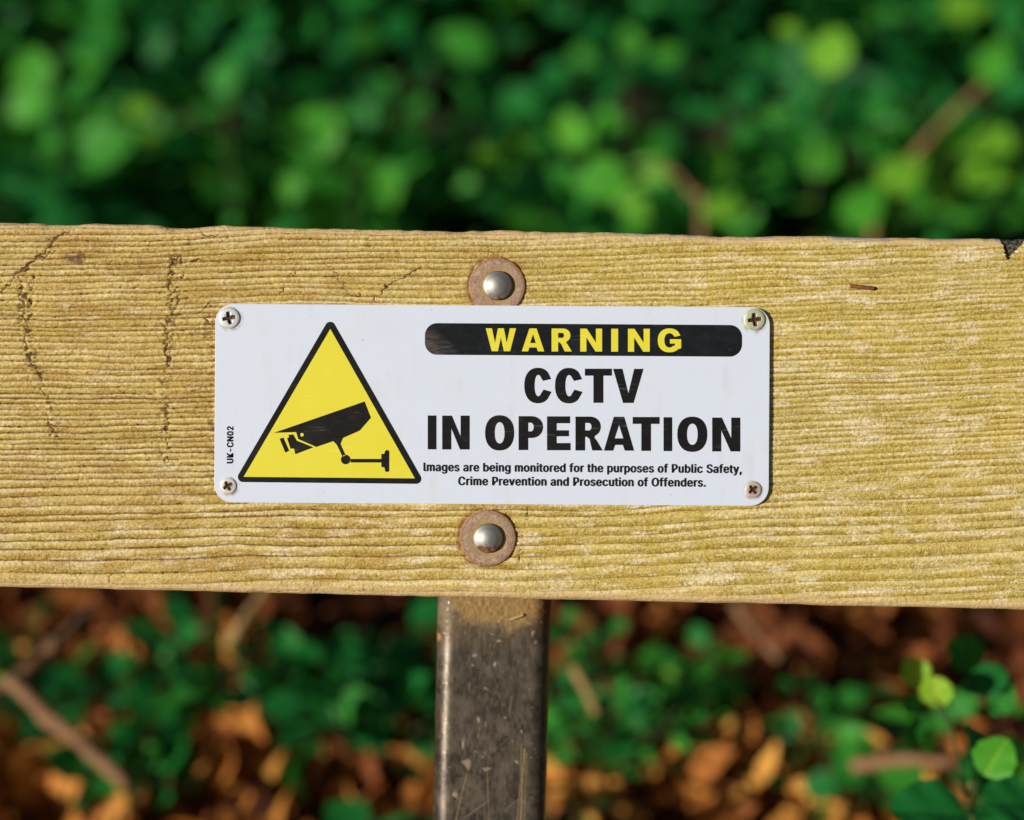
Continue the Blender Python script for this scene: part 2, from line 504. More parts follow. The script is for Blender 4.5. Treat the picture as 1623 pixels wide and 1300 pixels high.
# ------------------------------------------------------------------ the steel post
def build_post():
    half = 0.0217; rad = 0.0070
    sec = []; nrm = []
    nfr = 130
    # start at front-left, go right along the front, then round
    def arc(cx, cy, a0, a1, n):
        for k in range(n):
            a = a0 + (a1 - a0) * k / n
            sec.append((cx + rad * math.cos(a), cy + rad * math.sin(a)))
    i = half - rad
    # local x = along rail, local y = out of the face (w)
    arc(-i, i, math.pi, math.pi / 2, 16)
    for k in range(nfr): sec.append((-i + 2 * i * k / nfr, half))
    arc(i, i, math.pi / 2, 0, 16)
    for k in range(6): sec.append((half, i - 2 * i * k / 6))
    arc(i, -i, 0, -math.pi / 2, 8)
    for k in range(6): sec.append((i - 2 * i * k / 6, -half))
    arc(-i, -i, -math.pi / 2, -math.pi, 8)
    for k in range(6): sec.append((-half, -i + 2 * i * k / 6))
    sec = np.array(sec)
    ls = np.concatenate([np.linspace(0.045, -0.060, 8), np.arange(-0.0605, -0.160, -0.00035), np.linspace(-0.165, -0.63, 14)])
    n_c = len(sec)
    L = ls[:, None] + 0 * sec[None, :, 0]
    A = np.broadcast_to(sec[None, :, 0], L.shape); B = np.broadcast_to(sec[None, :, 1], L.shape)
    k = 0.63 / 0.60
    tilt = R(1.37)
    ax = -0.0050 + L * math.sin(tilt)
    Uu = ax + A * math.cos(tilt); Vv = L * math.cos(tilt) - A * math.sin(tilt)
    X = Uu / k / S + 811.5; Y = 650 - Vv / k / S
    fr = (B > 0).astype(float)
    jx = (vn(X / 9, Y / 9, 61) - .5) * 5; jy = (vn(X / 8, Y / 8, 62) - .5) * 6
    PX, PY = X + jx, Y + jy
    dust = (1 - sst(0, 38, (Y - 945) - 26 * np.sin(np.clip((X - 715) / 150, 0, 1) * math.pi) + 40 * (fbm(X / 22, Y / 14, 63) - 0.5))) * sst(705, 735, X)
    dust = np.clip(dust + 0.35 * (1 - sst(950, 1060, Y + 60 * (fbm(X / 30, Y / 30, 64) - .5))), 0, 1) * fr
    scr = np.zeros_like(X)
    for pts, w_, s_ in (
        ([(831, 1188), (828, 1230), (824, 1310)], 1.6, 1.0), ([(826, 1180), (825, 1240), (818, 1310)], 0.9, .9),
        ([(834, 1195), (832, 1260), (830, 1310)], 1.6, .5), ([(739, 1227), (730, 1265), (721, 1305)], 0.9, .9),
        ([(772, 1222), (773, 1255), (774, 1270), (752, 1285), (735, 1298)], 0.9, .8), ([(774, 1270), (775, 1310)], 0.7, .6),
        ([(775, 1195), (772, 1218)], 0.7, .5), ([(811, 1105), (807, 1130)], 0.8, .7), ([(744, 1082), (742, 1094)], 0.8, .7),
        ([(759, 1155), (757, 1170)], 1.3, .5), ([(770, 1145), (769, 1152)], 1.2, .8), ([(805, 1170), (790, 1185), (775, 1195)], 0.7, .35),
        ([(800, 1285), (815, 1272), (822, 1268)], 0.7, .5), ([(848, 1268), (856, 1274)], .7, .6), ([(790, 1060), (812, 1078)], .7, .3),
        ([(750, 1088), (790, 1100)], .7, .35), ([(715, 1060), (716, 1080)], .7, .4), ([(702, 1130), (701, 1200)], .8, .35)):
        scr = np.maximum(scr, s_ * np.exp(-(poly_dist(X + 0.25 * jx, Y, pts) / w_) ** 2))
    chip = np.zeros_like(X)
    for cx, cy, rx, ry in ((734, 1180, 3.2, 6.5), (741, 1212, 7, 6.5), (771, 1219, 6, 3), (820, 1210, 3.2, 3.2), (752, 1040, 4, 4), (848, 1018, 2.5, 3.5),
                           (723, 1260, 5, 6), (771, 1094, 3, 2), (757, 1141, 2.5, 2.5), (801, 1138, 2, 2), (828, 1161, 2, 3), (786, 1052, 2, 3),
                           (748, 1056, 2, 2), (792, 1017, 3, 2.5), (845, 1003, 2, 4)):
        chip = np.maximum(chip, np.exp(-(((PX - cx) / rx) ** 2 + ((PY - cy) / ry) ** 2) ** 2))
    spk = 0.7 * sst(0.88, 0.96, vn(X / 1.8, Y / 1.8, 65)) * sst(0.45, 0.65, fbm(X / 30, Y / 30, 66)) * fr
    rust = np.exp(-((X - 868) / 22) ** 2 - ((Y - 958) / 34) ** 2) * fr
    flake = np.exp(-(((PX - 691) / 8) ** 2 + ((PY - 1012) / 8) ** 2) ** 2)
    sm = 0.55 * fbm(X / 22, Y / 30, 67, 4) + 0.45 * fbm(X / 4, Y / 9, 69, 3)
    h = (dust * (fbm(X / 6, Y / 5, 68)) * 0.0006 + chip * 0.0001 - scr * 0.00006) * fr
    P = np.stack([Uu, Vv, B - half - 0.0305 + h], -1)
    q = grid_quads(len(ls), n_c, True)
    me = np_mesh('steel_post', P.reshape(-1, 3), q, dict(dust=dust, scr=np.clip(scr, 0, 1), chip=chip, spk=spk, rust=rust, flake=flake, smear=sm))
    bm = bmesh.new(); bm.from_mesh(me); bm.verts.ensure_lookup_table()
    bm.faces.new([bm.verts[j] for j in range(n_c)])
    bmesh.ops.recalc_face_normals(bm, faces=bm.faces)
    bm.to_mesh(me); bm.free()
    return me


m = Mat('bronzed_steel')
f1 = m.noise(1500, 3, 0.7); f2 = m.noise(60, 4, 0.6); f3 = m.noise(2600, 2, 0.6, (1, 0.12, 1))
c = m.mix(m.ramp(m.attr('smear'), 0.35, 0.68), (0.038, 0.031, 0.026), (0.155, 0.125, 0.096))
c = m.mix(m.ramp(f1, 0.50, 0.72, 0, 0.55), c, (0.17, 0.12, 0.08))
c = m.mix(m.ramp(f3, 0.60, 0.75, 0, 0.4), c, (0.26, 0.20, 0.13))
c = m.mix(m.math('MULTIPLY', m.attr('dust'), m.ramp(f1, 0.3, 0.6, 0.45, 1.0)), c, (0.34, 0.205, 0.055))
c = m.mix(m.math('MULTIPLY', m.attr('rust'), m.ramp(f1, 0.35, 0.6, 0.3, 1.0)), c, (0.24, 0.075, 0.025))
c = m.mix(m.math('MULTIPLY', m.attr('scr'), m.ramp(f1, 0.35, 0.6, 0.45, 1.0)), c, (0.44, 0.31, 0.16))
c = m.mix(m.attr('spk'), c, (0.62, 0.46, 0.30))
c = m.mix(m.math('MULTIPLY', m.attr('chip'), m.ramp(f1, 0.3, 0.55, 0.35, 1.0)), c, (0.50, 0.37, 0.25))
c = m.mix(m.attr('flake'), c, (0.60, 0.33, 0.10))
m.set('Base Color', c)
m.set('Metallic', m.ramp(m.attr('dust'), 0, 0.5, 0.45, 0.0))
m.set('Roughness', m.ramp(m.math('ADD', m.attr('dust'), m.math('MULTIPLY', f2, 0.5)), 0.1, 0.8, 0.27, 0.75))
m.set('Coat Weight', m.ramp(m.attr('dust'), 0, 0.5, 1.0, 0.0)); m.set('Coat Roughness', 0.12)
m.bump(f1, 0.25, 0.0002)
post = link('steel_post', build_post(), None, m.m, F)
tag(post, 'scuffed dark brown square steel post carrying the rail from behind', 'post')


# ------------------------------------------------------------------ flat print: polygons with holes
def flat(name, loops, w=0.0):
    cu = bpy.data.curves.new(name, 'CURVE')
    cu.dimensions = '2D'; cu.fill_mode = 'BOTH'
    for lp in loops:
        sp = cu.splines.new('POLY')
        sp.points.add(len(lp) - 1)
        for p_, (x, y) in zip(sp.points, lp):
            p_.co = (x, y, 0, 1)
        sp.use_cyclic_u = True
    o = bpy.data.objects.new(name, cu); COL.objects.link(o)
    dg = bpy.context.evaluated_depsgraph_get()
    me = bpy.data.meshes.new_from_object(o.evaluated_get(dg))
    bpy.data.objects.remove(o); bpy.data.curves.remove(cu)
    me.name = name
    for v_ in me.vertices: v_.co.z = w
    return me


try:                       # the sans typeface that ships with Blender; its built-in one otherwise
    import os
    FONT = bpy.data.fonts.load(os.path.join(bpy.utils.system_resource('DATAFILES'), 'fonts', 'Inter.woff2'))
except Exception:
    FONT = None


def text_mesh(name, body, x0, x1, base, cap, w, bold, space=1.0, rot90=False):
    """line of the built-in typeface fitted between x0 and x1 (sign coordinates, metres)"""
    cu = bpy.data.curves.new(name, 'FONT')
    cu.body = body; cu.size = 1.0; cu.space_character = space; cu.fill_mode = 'FRONT'
    cu.resolution_u = 4
    if FONT: cu.font = FONT
    o = bpy.data.objects.new(name, cu); COL.objects.link(o)
    dg = bpy.context.evaluated_depsgraph_get()
    me = bpy.data.meshes.new_from_object(o.evaluated_get(dg))
    bpy.data.objects.remove(o); bpy.data.curves.remove(cu)
    me.name = name
    xs = [v_.co.x for v_ in me.vertices]
    a, b = min(xs), max(xs)
    sx = (x1 - x0) / (b - a)
    sy = cap * 1.06 / max(v_.co.y for v_ in me.vertices)
    vs = [(v_.co.x, v_.co.y) for v_ in me.vertices]
    fs = [tuple(p_.vertices) for p_ in me.polygons]
    V_ = []; F_ = []
    # heavier strokes: the outline laid down a few times, each a hair to the side
    for q, (ox, oy) in enumerate(((-1, 0), (-.5, .35), (0, -.35), (.5, .35), (1, 0))):
        o0 = len(V_)
        V_ += [(x0 + (x - a) * sx + ox * bold * sx, base + y * sy + oy * bold * sy, w + q * 0.000006) for x, y in vs]
        F_ += [tuple(i_ + o0 for i_ in f_) for f_ in fs]
    me = py_mesh(name, V_, F_)
    return me


def ell(cx, cy, rx, ry, a0, a1, n=28, e=2.25):
    out = []
    for k in range(n + 1):
        a = R(a0 + (a1 - a0) * k / n)
        ca, sa = math.cos(a), math.sin(a)
        out.append((cx + rx * math.copysign(abs(ca) ** (2 / e), ca), cy + ry * math.copysign(abs(sa) ** (2 / e), sa)))
    return out


def glyph(ch, w, s=0.257):
    """heavy sans capital, cap height 1, advance width w; list of closed loops"""
    t = 0.205
    if ch == 'I': return [[(0, 0), (w, 0), (w, 1), (0, 1)]]
    if ch == 'T':
        a = (w - s) / 2
        return [[(a, 0), (a + s, 0), (a + s, 1 - t), (w, 1 - t), (w, 1), (0, 1), (0, 1 - t), (a, 1 - t)]]
    if ch == 'N':
        return [[(0, 0), (s * .94, 0), (s * .94, .62), (w - s, 0), (w, 0), (w, 1), (w - s * .94, 1), (w - s * .94, .39), (s, 1), (0, 1)]]
    if ch == 'E':
        return [[(0, 0), (w, 0), (w, t + .01), (s, t + .01), (s, .41), (w * .93, .41), (w * .93, .59), (s, .59), (s, 1 - t), (w * .98, 1 - t), (w * .98, 1), (0, 1)]]
    if ch == 'V':
        return [[(w / 2 - .155, 0), (w / 2 + .155, 0), (w, 1), (w - .275, 1), (w / 2, .285), (.275, 1), (0, 1)]]
    if ch == 'A':
        c_ = w / 2
        return [[(0, 0), (.275, 0), (.335, .17), (w - .335, .17), (w - .275, 0), (w, 0), (c_ + .155, 1), (c_ - .155, 1)],
                [(c_ - .125, .365), (c_ + .125, .365), (c_, .755)]]
    if ch == 'W':
        k = w / 1.32
        pts = [(0, 1), (.27, 1), (.405, .36), (.53, 1), (.79, 1), (.915, .36), (1.05, 1), (1.32, 1), (1.06, 0), (.79, 0), (.66, .60), (.53, 0), (.26, 0)]
        return [[(x * k, y) for x, y in pts]]
    if ch == 'O':
        return [ell(w / 2, .5, w / 2, .52, 0, 354, 60), ell(w / 2, .5, w / 2 - s, .52 - t * 1.02, 0, 354, 60)]
    if ch == 'C':
        o = ell(w / 2, .5, w / 2, .52, 38, 318, 50)
        i = ell(w / 2 + .01, .5, w / 2 - s, .52 - t * 1.02, 318, 42, 44)
        o[0] = (w * .985, .69); i[-1] = (w - .25, .635)
        o[-1] = (w, .315); i[0] = (w - .235, .385)
        return [o + i]
    if ch == 'G':
        o = ell(w / 2, .5, w / 2, .52, 40, 312, 50)
        i = ell(w / 2, .5, w / 2 - s, .52 - t * 1.02, 312, 46, 44)
        o[0] = (w * .97, .71); i[-1] = (w - .29, .655)
        return [o + [(w, .165), (w, .55), (w * .52, .55), (w * .52, .36), (w - .27, .36), (w - .27, .27)] + i]
    if ch == 'P':
        b = .355; cy = (1 + b) / 2; ry = (1 - b) / 2
        cx = w - ry * 1.08
        return [[(0, 0), (s, 0), (s, b)] + ell(cx, cy, w - cx, ry, -90, 90, 24, 2.1) + [(0, 1)],
                [(s, b + t * .98)] + ell(cx - .02, cy, w - s - cx + .03, ry - t * .95, -90, 90, 18, 2.1) + [(s, 1 - t * .95)]]
    if ch == 'R':
        b = .40; cy = (1 + b) / 2; ry = (1 - b) / 2
        wb = w * .93
        cx = wb - ry * 1.1
        arc_ = ell(cx, cy, wb - cx, ry, -62, 90, 22, 2.1)
        return [[(0, 0), (s, 0), (s, b), (s + .055, b), (s + .13, .335), (w - .31, 0), (w, 0), (w - .16, .27), (w - .245, .385)] + arc_ + [(0, 1)],
                [(s, b + t * .95)] + ell(cx - .03, cy, wb - s - cx + .04, ry - t * .93, -90, 90, 18, 2.1) + [(s, 1 - t * .93)]]


# ------------------------------------------------------------------ the sign
SC = (780.0, 641.8)                 # centre of the plate, drawing units
SROT = R(-0.36)
SW0 = 0.00045                       # back of the plate above the wood
STH = 0.0008
sign = bpy.data.objects.new('warning_sign', None); COL.objects.link(sign)
sign.matrix_world = F @ Matrix.Translation((U(SC[0]), V(SC[1]), SW0)) @ Matrix.Rotation(SROT, 4, 'Z')
tag(sign, 'white rectangular CCTV warning sign with yellow triangle on the rail', 'sign')
KS = (DIST - SW0 - STH) / DIST


def sg(x, y):
    """drawing -> sign coordinates (metres), undoing the plate's small rotation"""
    dx, dy = (x - SC[0]) * S * KS, -(y - SC[1]) * S * KS
    c_, s_ = math.cos(-SROT), math.sin(-SROT)
    return (dx * c_ - dy * s_, dx * s_ + dy * c_)


def c5(x, y): return sg(330 + x / 3.822, 470 + y / 3.822)        # triangle detail
def c6(x, y): return sg(650 + x / 2.751, 470 + y / 2.751)        # lettering detail


def rrect(hx, hy, r, n=10):
    out = []
    for cx, cy, a in ((hx - r, hy - r, 0), (-hx + r, hy - r, 90), (-hx + r, -hy + r, 180), (hx - r, -hy + r, 270)):
        for k in range(n + 1):
            b = R(a + 90 * k / n)
            out.append((cx + r * math.cos(b), cy + r * math.sin(b)))
    return out


def slab(name, loop, z0, z1, bev=0.00012):
    """plate with a small rounded edge from a convex outline"""
    n = len(loop)
    cx = sum(p_[0] for p_ in loop) / n; cy = sum(p_[1] for p_ in loop) / n
    def inset(d):
        out = []
        for i in range(n):
            a, b, c_ = loop[i - 1], loop[i], loop[(i + 1) % n]
            t_ = Vector((c_[0] - a[0], c_[1] - a[1])).normalized()
            out.append((b[0] - t_.y * d, b[1] + t_.x * d))
        return out
    verts = []; faces = []
    for lp, z in ((loop, z0), (loop, z1 - bev), (inset(bev * .3), z1 - bev * .3), (inset(bev), z1)):
        verts += [(x, y, z) for x, y in lp]
    for k in range(3):
        for i in range(n):
            j = (i + 1) % n
            faces.append((k * n + i, k * n + j, (k + 1) * n + j, (k + 1) * n + i))
    faces.append(tuple(range(3 * n, 4 * n)))
    faces.append(tuple(range(n - 1, -1, -1)))
    return py_mesh(name, verts, faces)


m = Mat('white_plate')
fine = m.noise(3500, 2, 0.7); soft = m.noise(60, 3, 0.6)
c = m.mix(m.ramp(fine, 0.3, 0.7), (0.65, 0.72, 0.87), (0.735, 0.805, 0.95))
c = m.mix(m.ramp(soft, 0.5, 0.75, 0, 0.25), c, (0.66, 0.68, 0.72))
drip = m.noise(220, 3, 0.6, (1, 0.12, 1)); spot = m.noise(420, 2, 0.5)
c = m.mix(m.math('MULTIPLY', m.ramp(drip, 0.55, 0.75, 0, 0.30), m.ramp(soft, 0.4, 0.6)), c, (0.60, 0.57, 0.52))
c = m.mix(m.ramp(spot, 0.74, 0.80, 0, 0.5), c, (0.45, 0.38, 0.30))
for px_, py_, r_ in ((364.5, 504.5, 16.8), (1194.8, 507.2, 17.2), (362.8, 770.0, 13.2), (1192.8, 775.8, 13.2)):
    dn = m.n('ShaderNodeVectorMath', operation='DISTANCE'); m.l(m.coord(), dn.inputs[0])
    dn.inputs[1].default_value = sg(px_ + 1.5, py_ + 1.5) + (STH,)
    c = m.mix(m.math('MULTIPLY', m.ramp(dn.outputs['Value'], r_ * S * 0.98, r_ * S * 1.30, 1, 0), m.ramp(spot, 0.40, 0.62, 0.1, 0.8)), c, (0.34, 0.22, 0.12))
m.set('Base Color', c); m.set('Roughness', 0.42); m.set('Specular IOR Level', 0.4)
m.bump(fine, 0.10, 0.0001)
plate_m = m.m


def print_mat(name, col, rough=0.3, var=0.25, scuff=None):
    m = Mat(name)
    sc_ = m.noise(900, 3, 0.7, (0.25, 1, 1)); b_ = m.noise(70, 4, 0.6)
    hair = 0
    for ang, sc2, off in ((38, 420, 0.0), (-55, 380, 3.1), (75, 500, 7.7)):
        mp = m.n('ShaderNodeMapping'); m.l(m._tc.outputs['Object'], mp.inputs[0])
        mp.inputs['Rotation'].default_value = (0, 0, R(ang)); mp.inputs['Scale'].default_value = (0.06, 1, 1); mp.inputs['Location'].default_value = (off, off, 0)
        nz = m.n('ShaderNodeTexNoise'); m.l(mp.outputs[0], nz.inputs['Vector']); nz.inputs['Scale'].default_value = sc2 * 3; nz.inputs['Detail'].default_value = 1
        hair = m.math('MAXIMUM', m.ramp(nz.outputs['Fac'], 0.69, 0.74), hair)
    hair = m.math('MULTIPLY', hair, m.ramp(b_, 0.50, 0.62))
    c_ = m.mix(m.ramp(sc_, 0.45, 0.75, 0, var), col, tuple(min(1, v_ + 0.03) for v_ in col))
    c_ = m.mix(m.math('MULTIPLY', hair, 0.5), c_, tuple(min(1, v_ + 0.16) for v_ in col))
    if scuff:
        sp_ = m.n('ShaderNodeSeparateXYZ'); m.l(m._tc.outputs['Object'], sp_.inputs[0])
        zone = m.ramp(m.math('ADD', m.math('ADD', sp_.outputs['X'], m.math('MULTIPLY', sp_.outputs['Y'], 0.9)), m.math('MULTIPLY', b_, 0.012)), scuff[0], scuff[1], 1, 0)
        c_ = m.mix(m.math('MULTIPLY', zone, m.ramp(sc_, 0.38, 0.62, 0.15, 0.8)), c_, (0.13, 0.105, 0.095))
        c_ = m.mix(m.ramp(b_, 0.5, 0.66, 0, 0.6), c_, (0.012, 0.020, 0.028))  # bluish patches paint a sky reflection into the black
    m.set('Base Color', c_)
    m.set('Roughness', m.ramp(b_, 0.3, 0.7, rough, rough + 0.22))
    return m.m


black_m = print_mat('black_print', (0.007, 0.006, 0.0055), 0.17)
yellow_m = print_mat('yellow_print', (0.79, 0.71, 0.042), 0.38, 0.1)
Zp = STH + 0.00005
Zp2 = STH + 0.00010
link('plate', slab('plate', rrect(439.5 * S * KS, 157.5 * S * KS, 29 * S), 0, STH), sign, plate_m)


def rounded_poly(pts, r, n=8):
    out = []
    for i in range(len(pts)):
        a, b, c_ = Vector(pts[i - 1]), Vector(pts[i]), Vector(pts[(i + 1) % len(pts)])
        d1 = (a - b).normalized(); d2 = (c_ - b).normalized()
        ang = d1.angle(d2)
        cen = b + (d1 + d2).normalized() * (r / math.sin(ang / 2))
        t1 = b + d1 * (r / math.tan(ang / 2)); t2 = b + d2 * (r / math.tan(ang / 2))
        a1 = math.atan2(t1.y - cen.y, t1.x - cen.x); a2 = math.atan2(t2.y - cen.y, t2.x - cen.x)
        dlt = (a2 - a1 + math.pi) % (2 * math.pi) - math.pi
        for k in range(n + 1):
            q = a1 + dlt * k / n
            out.append((cen.x + r * math.cos(q), cen.y + r * math.sin(q)))
    return out


tri = link('triangle_border', flat('triangle_border', [rounded_poly([c5(740, 122), c5(157, 1124), c5(1314, 1136)], 31 / 3.822 * S)], Zp), sign, black_m)
tri['label'] = 'black rounded triangle border'
link('triangle_field', flat('triangle_field', [[c5(740, 197), c5(215, 1093), c5(1252, 1102)]], Zp2), tri, yellow_m)['label'] = 'bright yellow triangle field'
ZP3 = Zp2 + 0.00005
pic = []
body = [(398, 826), (948, 636), (986, 735), (918, 813), (817, 857), (802, 893), (775, 893), (757, 877), (655, 912), (546, 864), (533, 822)]
dot = [(568 + 11 * math.cos(a_ / 12 * 6.2832), 838 + 11 * math.sin(a_ / 12 * 6.2832)) for a_ in range(12)]
lens_house = [(478, 858), (490, 854), (486, 838), (516, 836), (536, 873), (638, 914), (528, 956), (519, 921), (499, 923)]
lens = [(433, 862), (456, 855), (491, 935), (467, 946)]
loops = [body, dot, lens_house, lens]


def thick(a, b, w_):
    d_ = (Vector(b) - Vector(a)).normalized() * (w_ / 2)
    return [(a[0] + d_.y, a[1] - d_.x), (b[0] + d_.y, b[1] - d_.x), (b[0] - d_.y, b[1] + d_.x), (a[0] - d_.y, a[1] + d_.x)]


arm_loops = [thick((790, 896), (823, 966), 21), [(833 + 29 * math.cos(a_ / 20 * 6.2832), 988 + 29 * math.sin(a_ / 20 * 6.2832)) for a_ in range(20)]]
mount = [(862.5, 984), (1049, 984), (1049, 955), (1068, 952), (1071, 938), (1078, 931), (1090, 931), (1097, 938), (1097, 1056), (1090, 1063), (1078, 1063), (1071, 1056), (1068, 1036), (1049, 1033), (1049, 1006), (862.5, 1006)]
cp = link('camera_pictogram', flat('camera_pictogram', [[c5(*q) for q in lp] for lp in loops + arm_loops + [mount]], ZP3), tri, black_m)
cp['label'] = 'black security camera pictogram'

# banner with WARNING
bx0, by0 = c6(65, 115); bx1, by1 = c6(1447, 264)
bc = ((bx0 + bx1) / 2, (by0 + by1) / 2)
hx, hy = (bx1 - bx0) / 2, (by0 - by1) / 2 * 0.985
ban = link('banner', flat('banner', [[(x + bc[0], y + bc[1]) for x, y in rrect(hx, hy, hy * 0.78, 12)]], Zp), sign, print_mat('banner_print', (0.007, 0.008, 0.009), 0.15, 0.25, (bx0 + by1 * 0.9 + 0.012, bx0 + by1 * 0.9 + 0.019)))
ban['label'] = 'black rounded banner with yellow heading'


def line_of(name, items, top, bot, slope, w_, mat, parent, stem):
    loops = []
    for ch, x0, x1 in items:
        yy = slope * (x0 - items[0][1])
        h_ = bot - top
        for lp in glyph(ch, (x1 - x0) / h_, stem):
            loops.append([c6(x0 + x * h_, bot + yy - y * h_) for x, y in lp])
    return link(name, flat(name, loops, w_), parent, mat)


sl_ = math.tan(R(0.42))
line_of('warning_lettering', [('W', 330, 462), ('A', 487, 585), ('R', 617, 705), ('N', 742, 837), ('I', 877, 907), ('N', 950, 1045), ('G', 1080, 1182)],
        139, 239, 0.0035, Zp2, yellow_m, ban, 0.285)
line_of('cctv_lettering', [('C', 498, 617), ('C', 632, 752), ('T', 762, 880), ('V', 885, 1018)], 314, 463, 0.004, Zp, black_m, sign, 0.292)
line_of('operation_lettering', [('I', 77, 115), ('N', 140, 260), ('O', 327, 454), ('P', 473, 580), ('E', 597, 700), ('R', 721, 840), ('A', 845, 977), ('T', 970.5, 1088), ('I', 1105, 1143), ('O', 1165, 1296), ('N', 1317, 1440)],
        519, 667, sl_, Zp, black_m, sign, 0.286)
BOLD = 0.045
a_, b_ = sg(672, 747.5), sg(1175, 747.5)
link('small_print', text_mesh('small_print', 'lmages are being monitored for the purposes of Public Safety,', a_[0], b_[0], sg(920, 748.3)[1], 12.9 * S, Zp, BOLD, 1.08), sign, black_m)
a_, b_ = sg(727, 770), sg(1118, 770)
link('small_print', text_mesh('small_print', 'Crime Prevention and Prosecution of Offenders.', a_[0], b_[0], sg(920, 770.2)[1], 12.9 * S, Zp, BOLD, 1.08), sign, black_m)
cm = text_mesh('code_lettering', 'UK-CN02', 0, 57.5 * S, 0, 9.2 * S, Zp, BOLD * 1.2, 1.10)
bx_, by_ = sg(369.5, 734)
for v_ in cm.vertices:
    v_.co = (bx_ - v_.co.y, by_ + v_.co.x, Zp)
link('code_lettering', cm, sign, black_m)


# ------------------------------------------------------------------ screws in the corners of the plate
def screw_mesh(rad, dome, rec, armw, rot, sink=0.0):
    """pan head with a cross recess; z = 0 is the plate's face"""
    n = 72
    verts = []; faces = []
    def cross(th):
        c_, s_ = abs(math.cos(th)), abs(math.sin(th))
        a, b = max(c_, s_), min(c_, s_)
        # a plus shape: arm half width armw, arm length rec
        if b * rec <= armw * a:
            return min(rec / a, rec * 1.0)
        return min(rec, armw / b) if armw / b < rec else rec
    ths = [2 * math.pi * i / n for i in range(n)]
    rings = []
    def ring(fn_r, z):
        i0 = len(verts)
        for t in ths:
            r_ = fn_r(t)
            verts.append((r_ * math.cos(t + rot), r_ * math.sin(t + rot), z(r_) if callable(z) else z))
        rings.append(i0)
    top = lambda r_: dome * (1 - 0.30 * (r_ / rad) ** 2)
    ring(lambda t: cross(t) * 0.45, top(0) - dome * 0.86)
    ring(lambda t: cross(t) * 0.92, top(0) - dome * 0.70)
    ring(lambda t: cross(t), lambda r_: top(r_) - dome * 0.10)
    ring(lambda t: cross(t) * 1.06 + 0.00004, top)
    for k in (0.55, 0.75, 0.9):
        ring(lambda t, k=k: max(rad * k, cross(t) * 1.1 + 0.00005), top)
    ring(lambda t: rad * 0.975, dome * 0.5)
    ring(lambda t: rad, dome * 0.34)
    ring(lambda t: rad, -0.00005 - sink)
    ring(lambda t: rad * 0.5, -0.00005 - sink)
    ring(lambda t: rad * 0.5, -0.004)
    for a, b in zip(rings[:-1], rings[1:]):
        for i in range(n):
            j = (i + 1) % n
            faces.append((a + i, b + i, b + j, a + j))
    c0 = len(verts); verts.append((0, 0, top(0) - dome * 0.9))
    for i in range(n): faces.append((c0, rings[0] + i, rings[0] + (i + 1) % n))
    me = py_mesh('screw', verts, faces, True)
    for f_ in me.polygons:
        if min(f_.vertices) < 2 * n: f_.use_smooth = False
    rc = me.attributes.new('recess', 'FLOAT', 'POINT')
    for i in list(range(0, 3 * n)) + [c0]: rc.data[i].value = 1.0
    bm = bmesh.new(); bm.from_mesh(me); bmesh.ops.recalc_face_normals(bm, faces=bm.faces); bm.to_mesh(me); bm.free()
    return me


def screw_mat(name, col, col2, rustamt):
    m = Mat(name)
    a = m.noise(500, 3, 0.6); b = m.noise(1800, 2, 0.6)
    rad = m.n('ShaderNodeVectorMath', operation='LENGTH'); m.l(m.coord(), rad.inputs[0])
    c_ = m.mix(m.ramp(a, 0.35, 0.65), col, col2)
    inner = m.math('MULTIPLY', m.ramp(rad.outputs['Value'], 0.0011, 0.0021, 1, 0), m.ramp(b, 0.3, 0.6, 0.4, 1))
    c_ = m.mix(m.math('MULTIPLY', inner, rustamt), c_, (0.22, 0.075, 0.025))
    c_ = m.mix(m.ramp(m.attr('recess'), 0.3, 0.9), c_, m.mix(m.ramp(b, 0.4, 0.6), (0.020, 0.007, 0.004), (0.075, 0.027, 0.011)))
    m.set('Base Color', c_)
    m.set('Metallic', m.ramp(m.attr('recess'), 0.2, 0.8, 0.3, 0.0)); m.set('Roughness', m.ramp(b, 0.3, 0.7, 0.45, 0.65))
    m.bump(b, 0.15, 0.0001)
    return m.m


for x, y, r_, col, col2, ru, rot, lab in (
    (364.5, 504.5, 16.8, (0.60, 0.62, 0.60), (0.68, 0.71, 0.74), 0.55, 12, 'silver cross-head screw in the upper corner beside the triangle'),
    (1194.8, 507.2, 17.2, (0.46, 0.52, 0.30), (0.60, 0.62, 0.44), 0.8, 8, 'greenish cross-head screw in the corner beside the WARNING banner'),
    (362.8, 770.0, 13.2, (0.66, 0.60, 0.52), (0.72, 0.70, 0.66), 1.0, 30, 'rusty cross-head screw in the corner under the small vertical code'),
    (1192.8, 775.8, 13.2, (0.50, 0.44, 0.36), (0.60, 0.55, 0.46), 0.9, 40, 'brownish cross-head screw in the corner beside the small print')):
    me = screw_mesh(r_ * S, 0.0008 if r_ > 15 else 0.0006, r_ * S * 0.60, r_ * S * 0.165, R(rot))
    o = link('screw', me, None, screw_mat('screw_metal', col, col2, ru), F @ Matrix.Translation((U(x), V(y), SW0 + STH)))
    tag(o, lab, 'screw', 'screws fixing the sign')


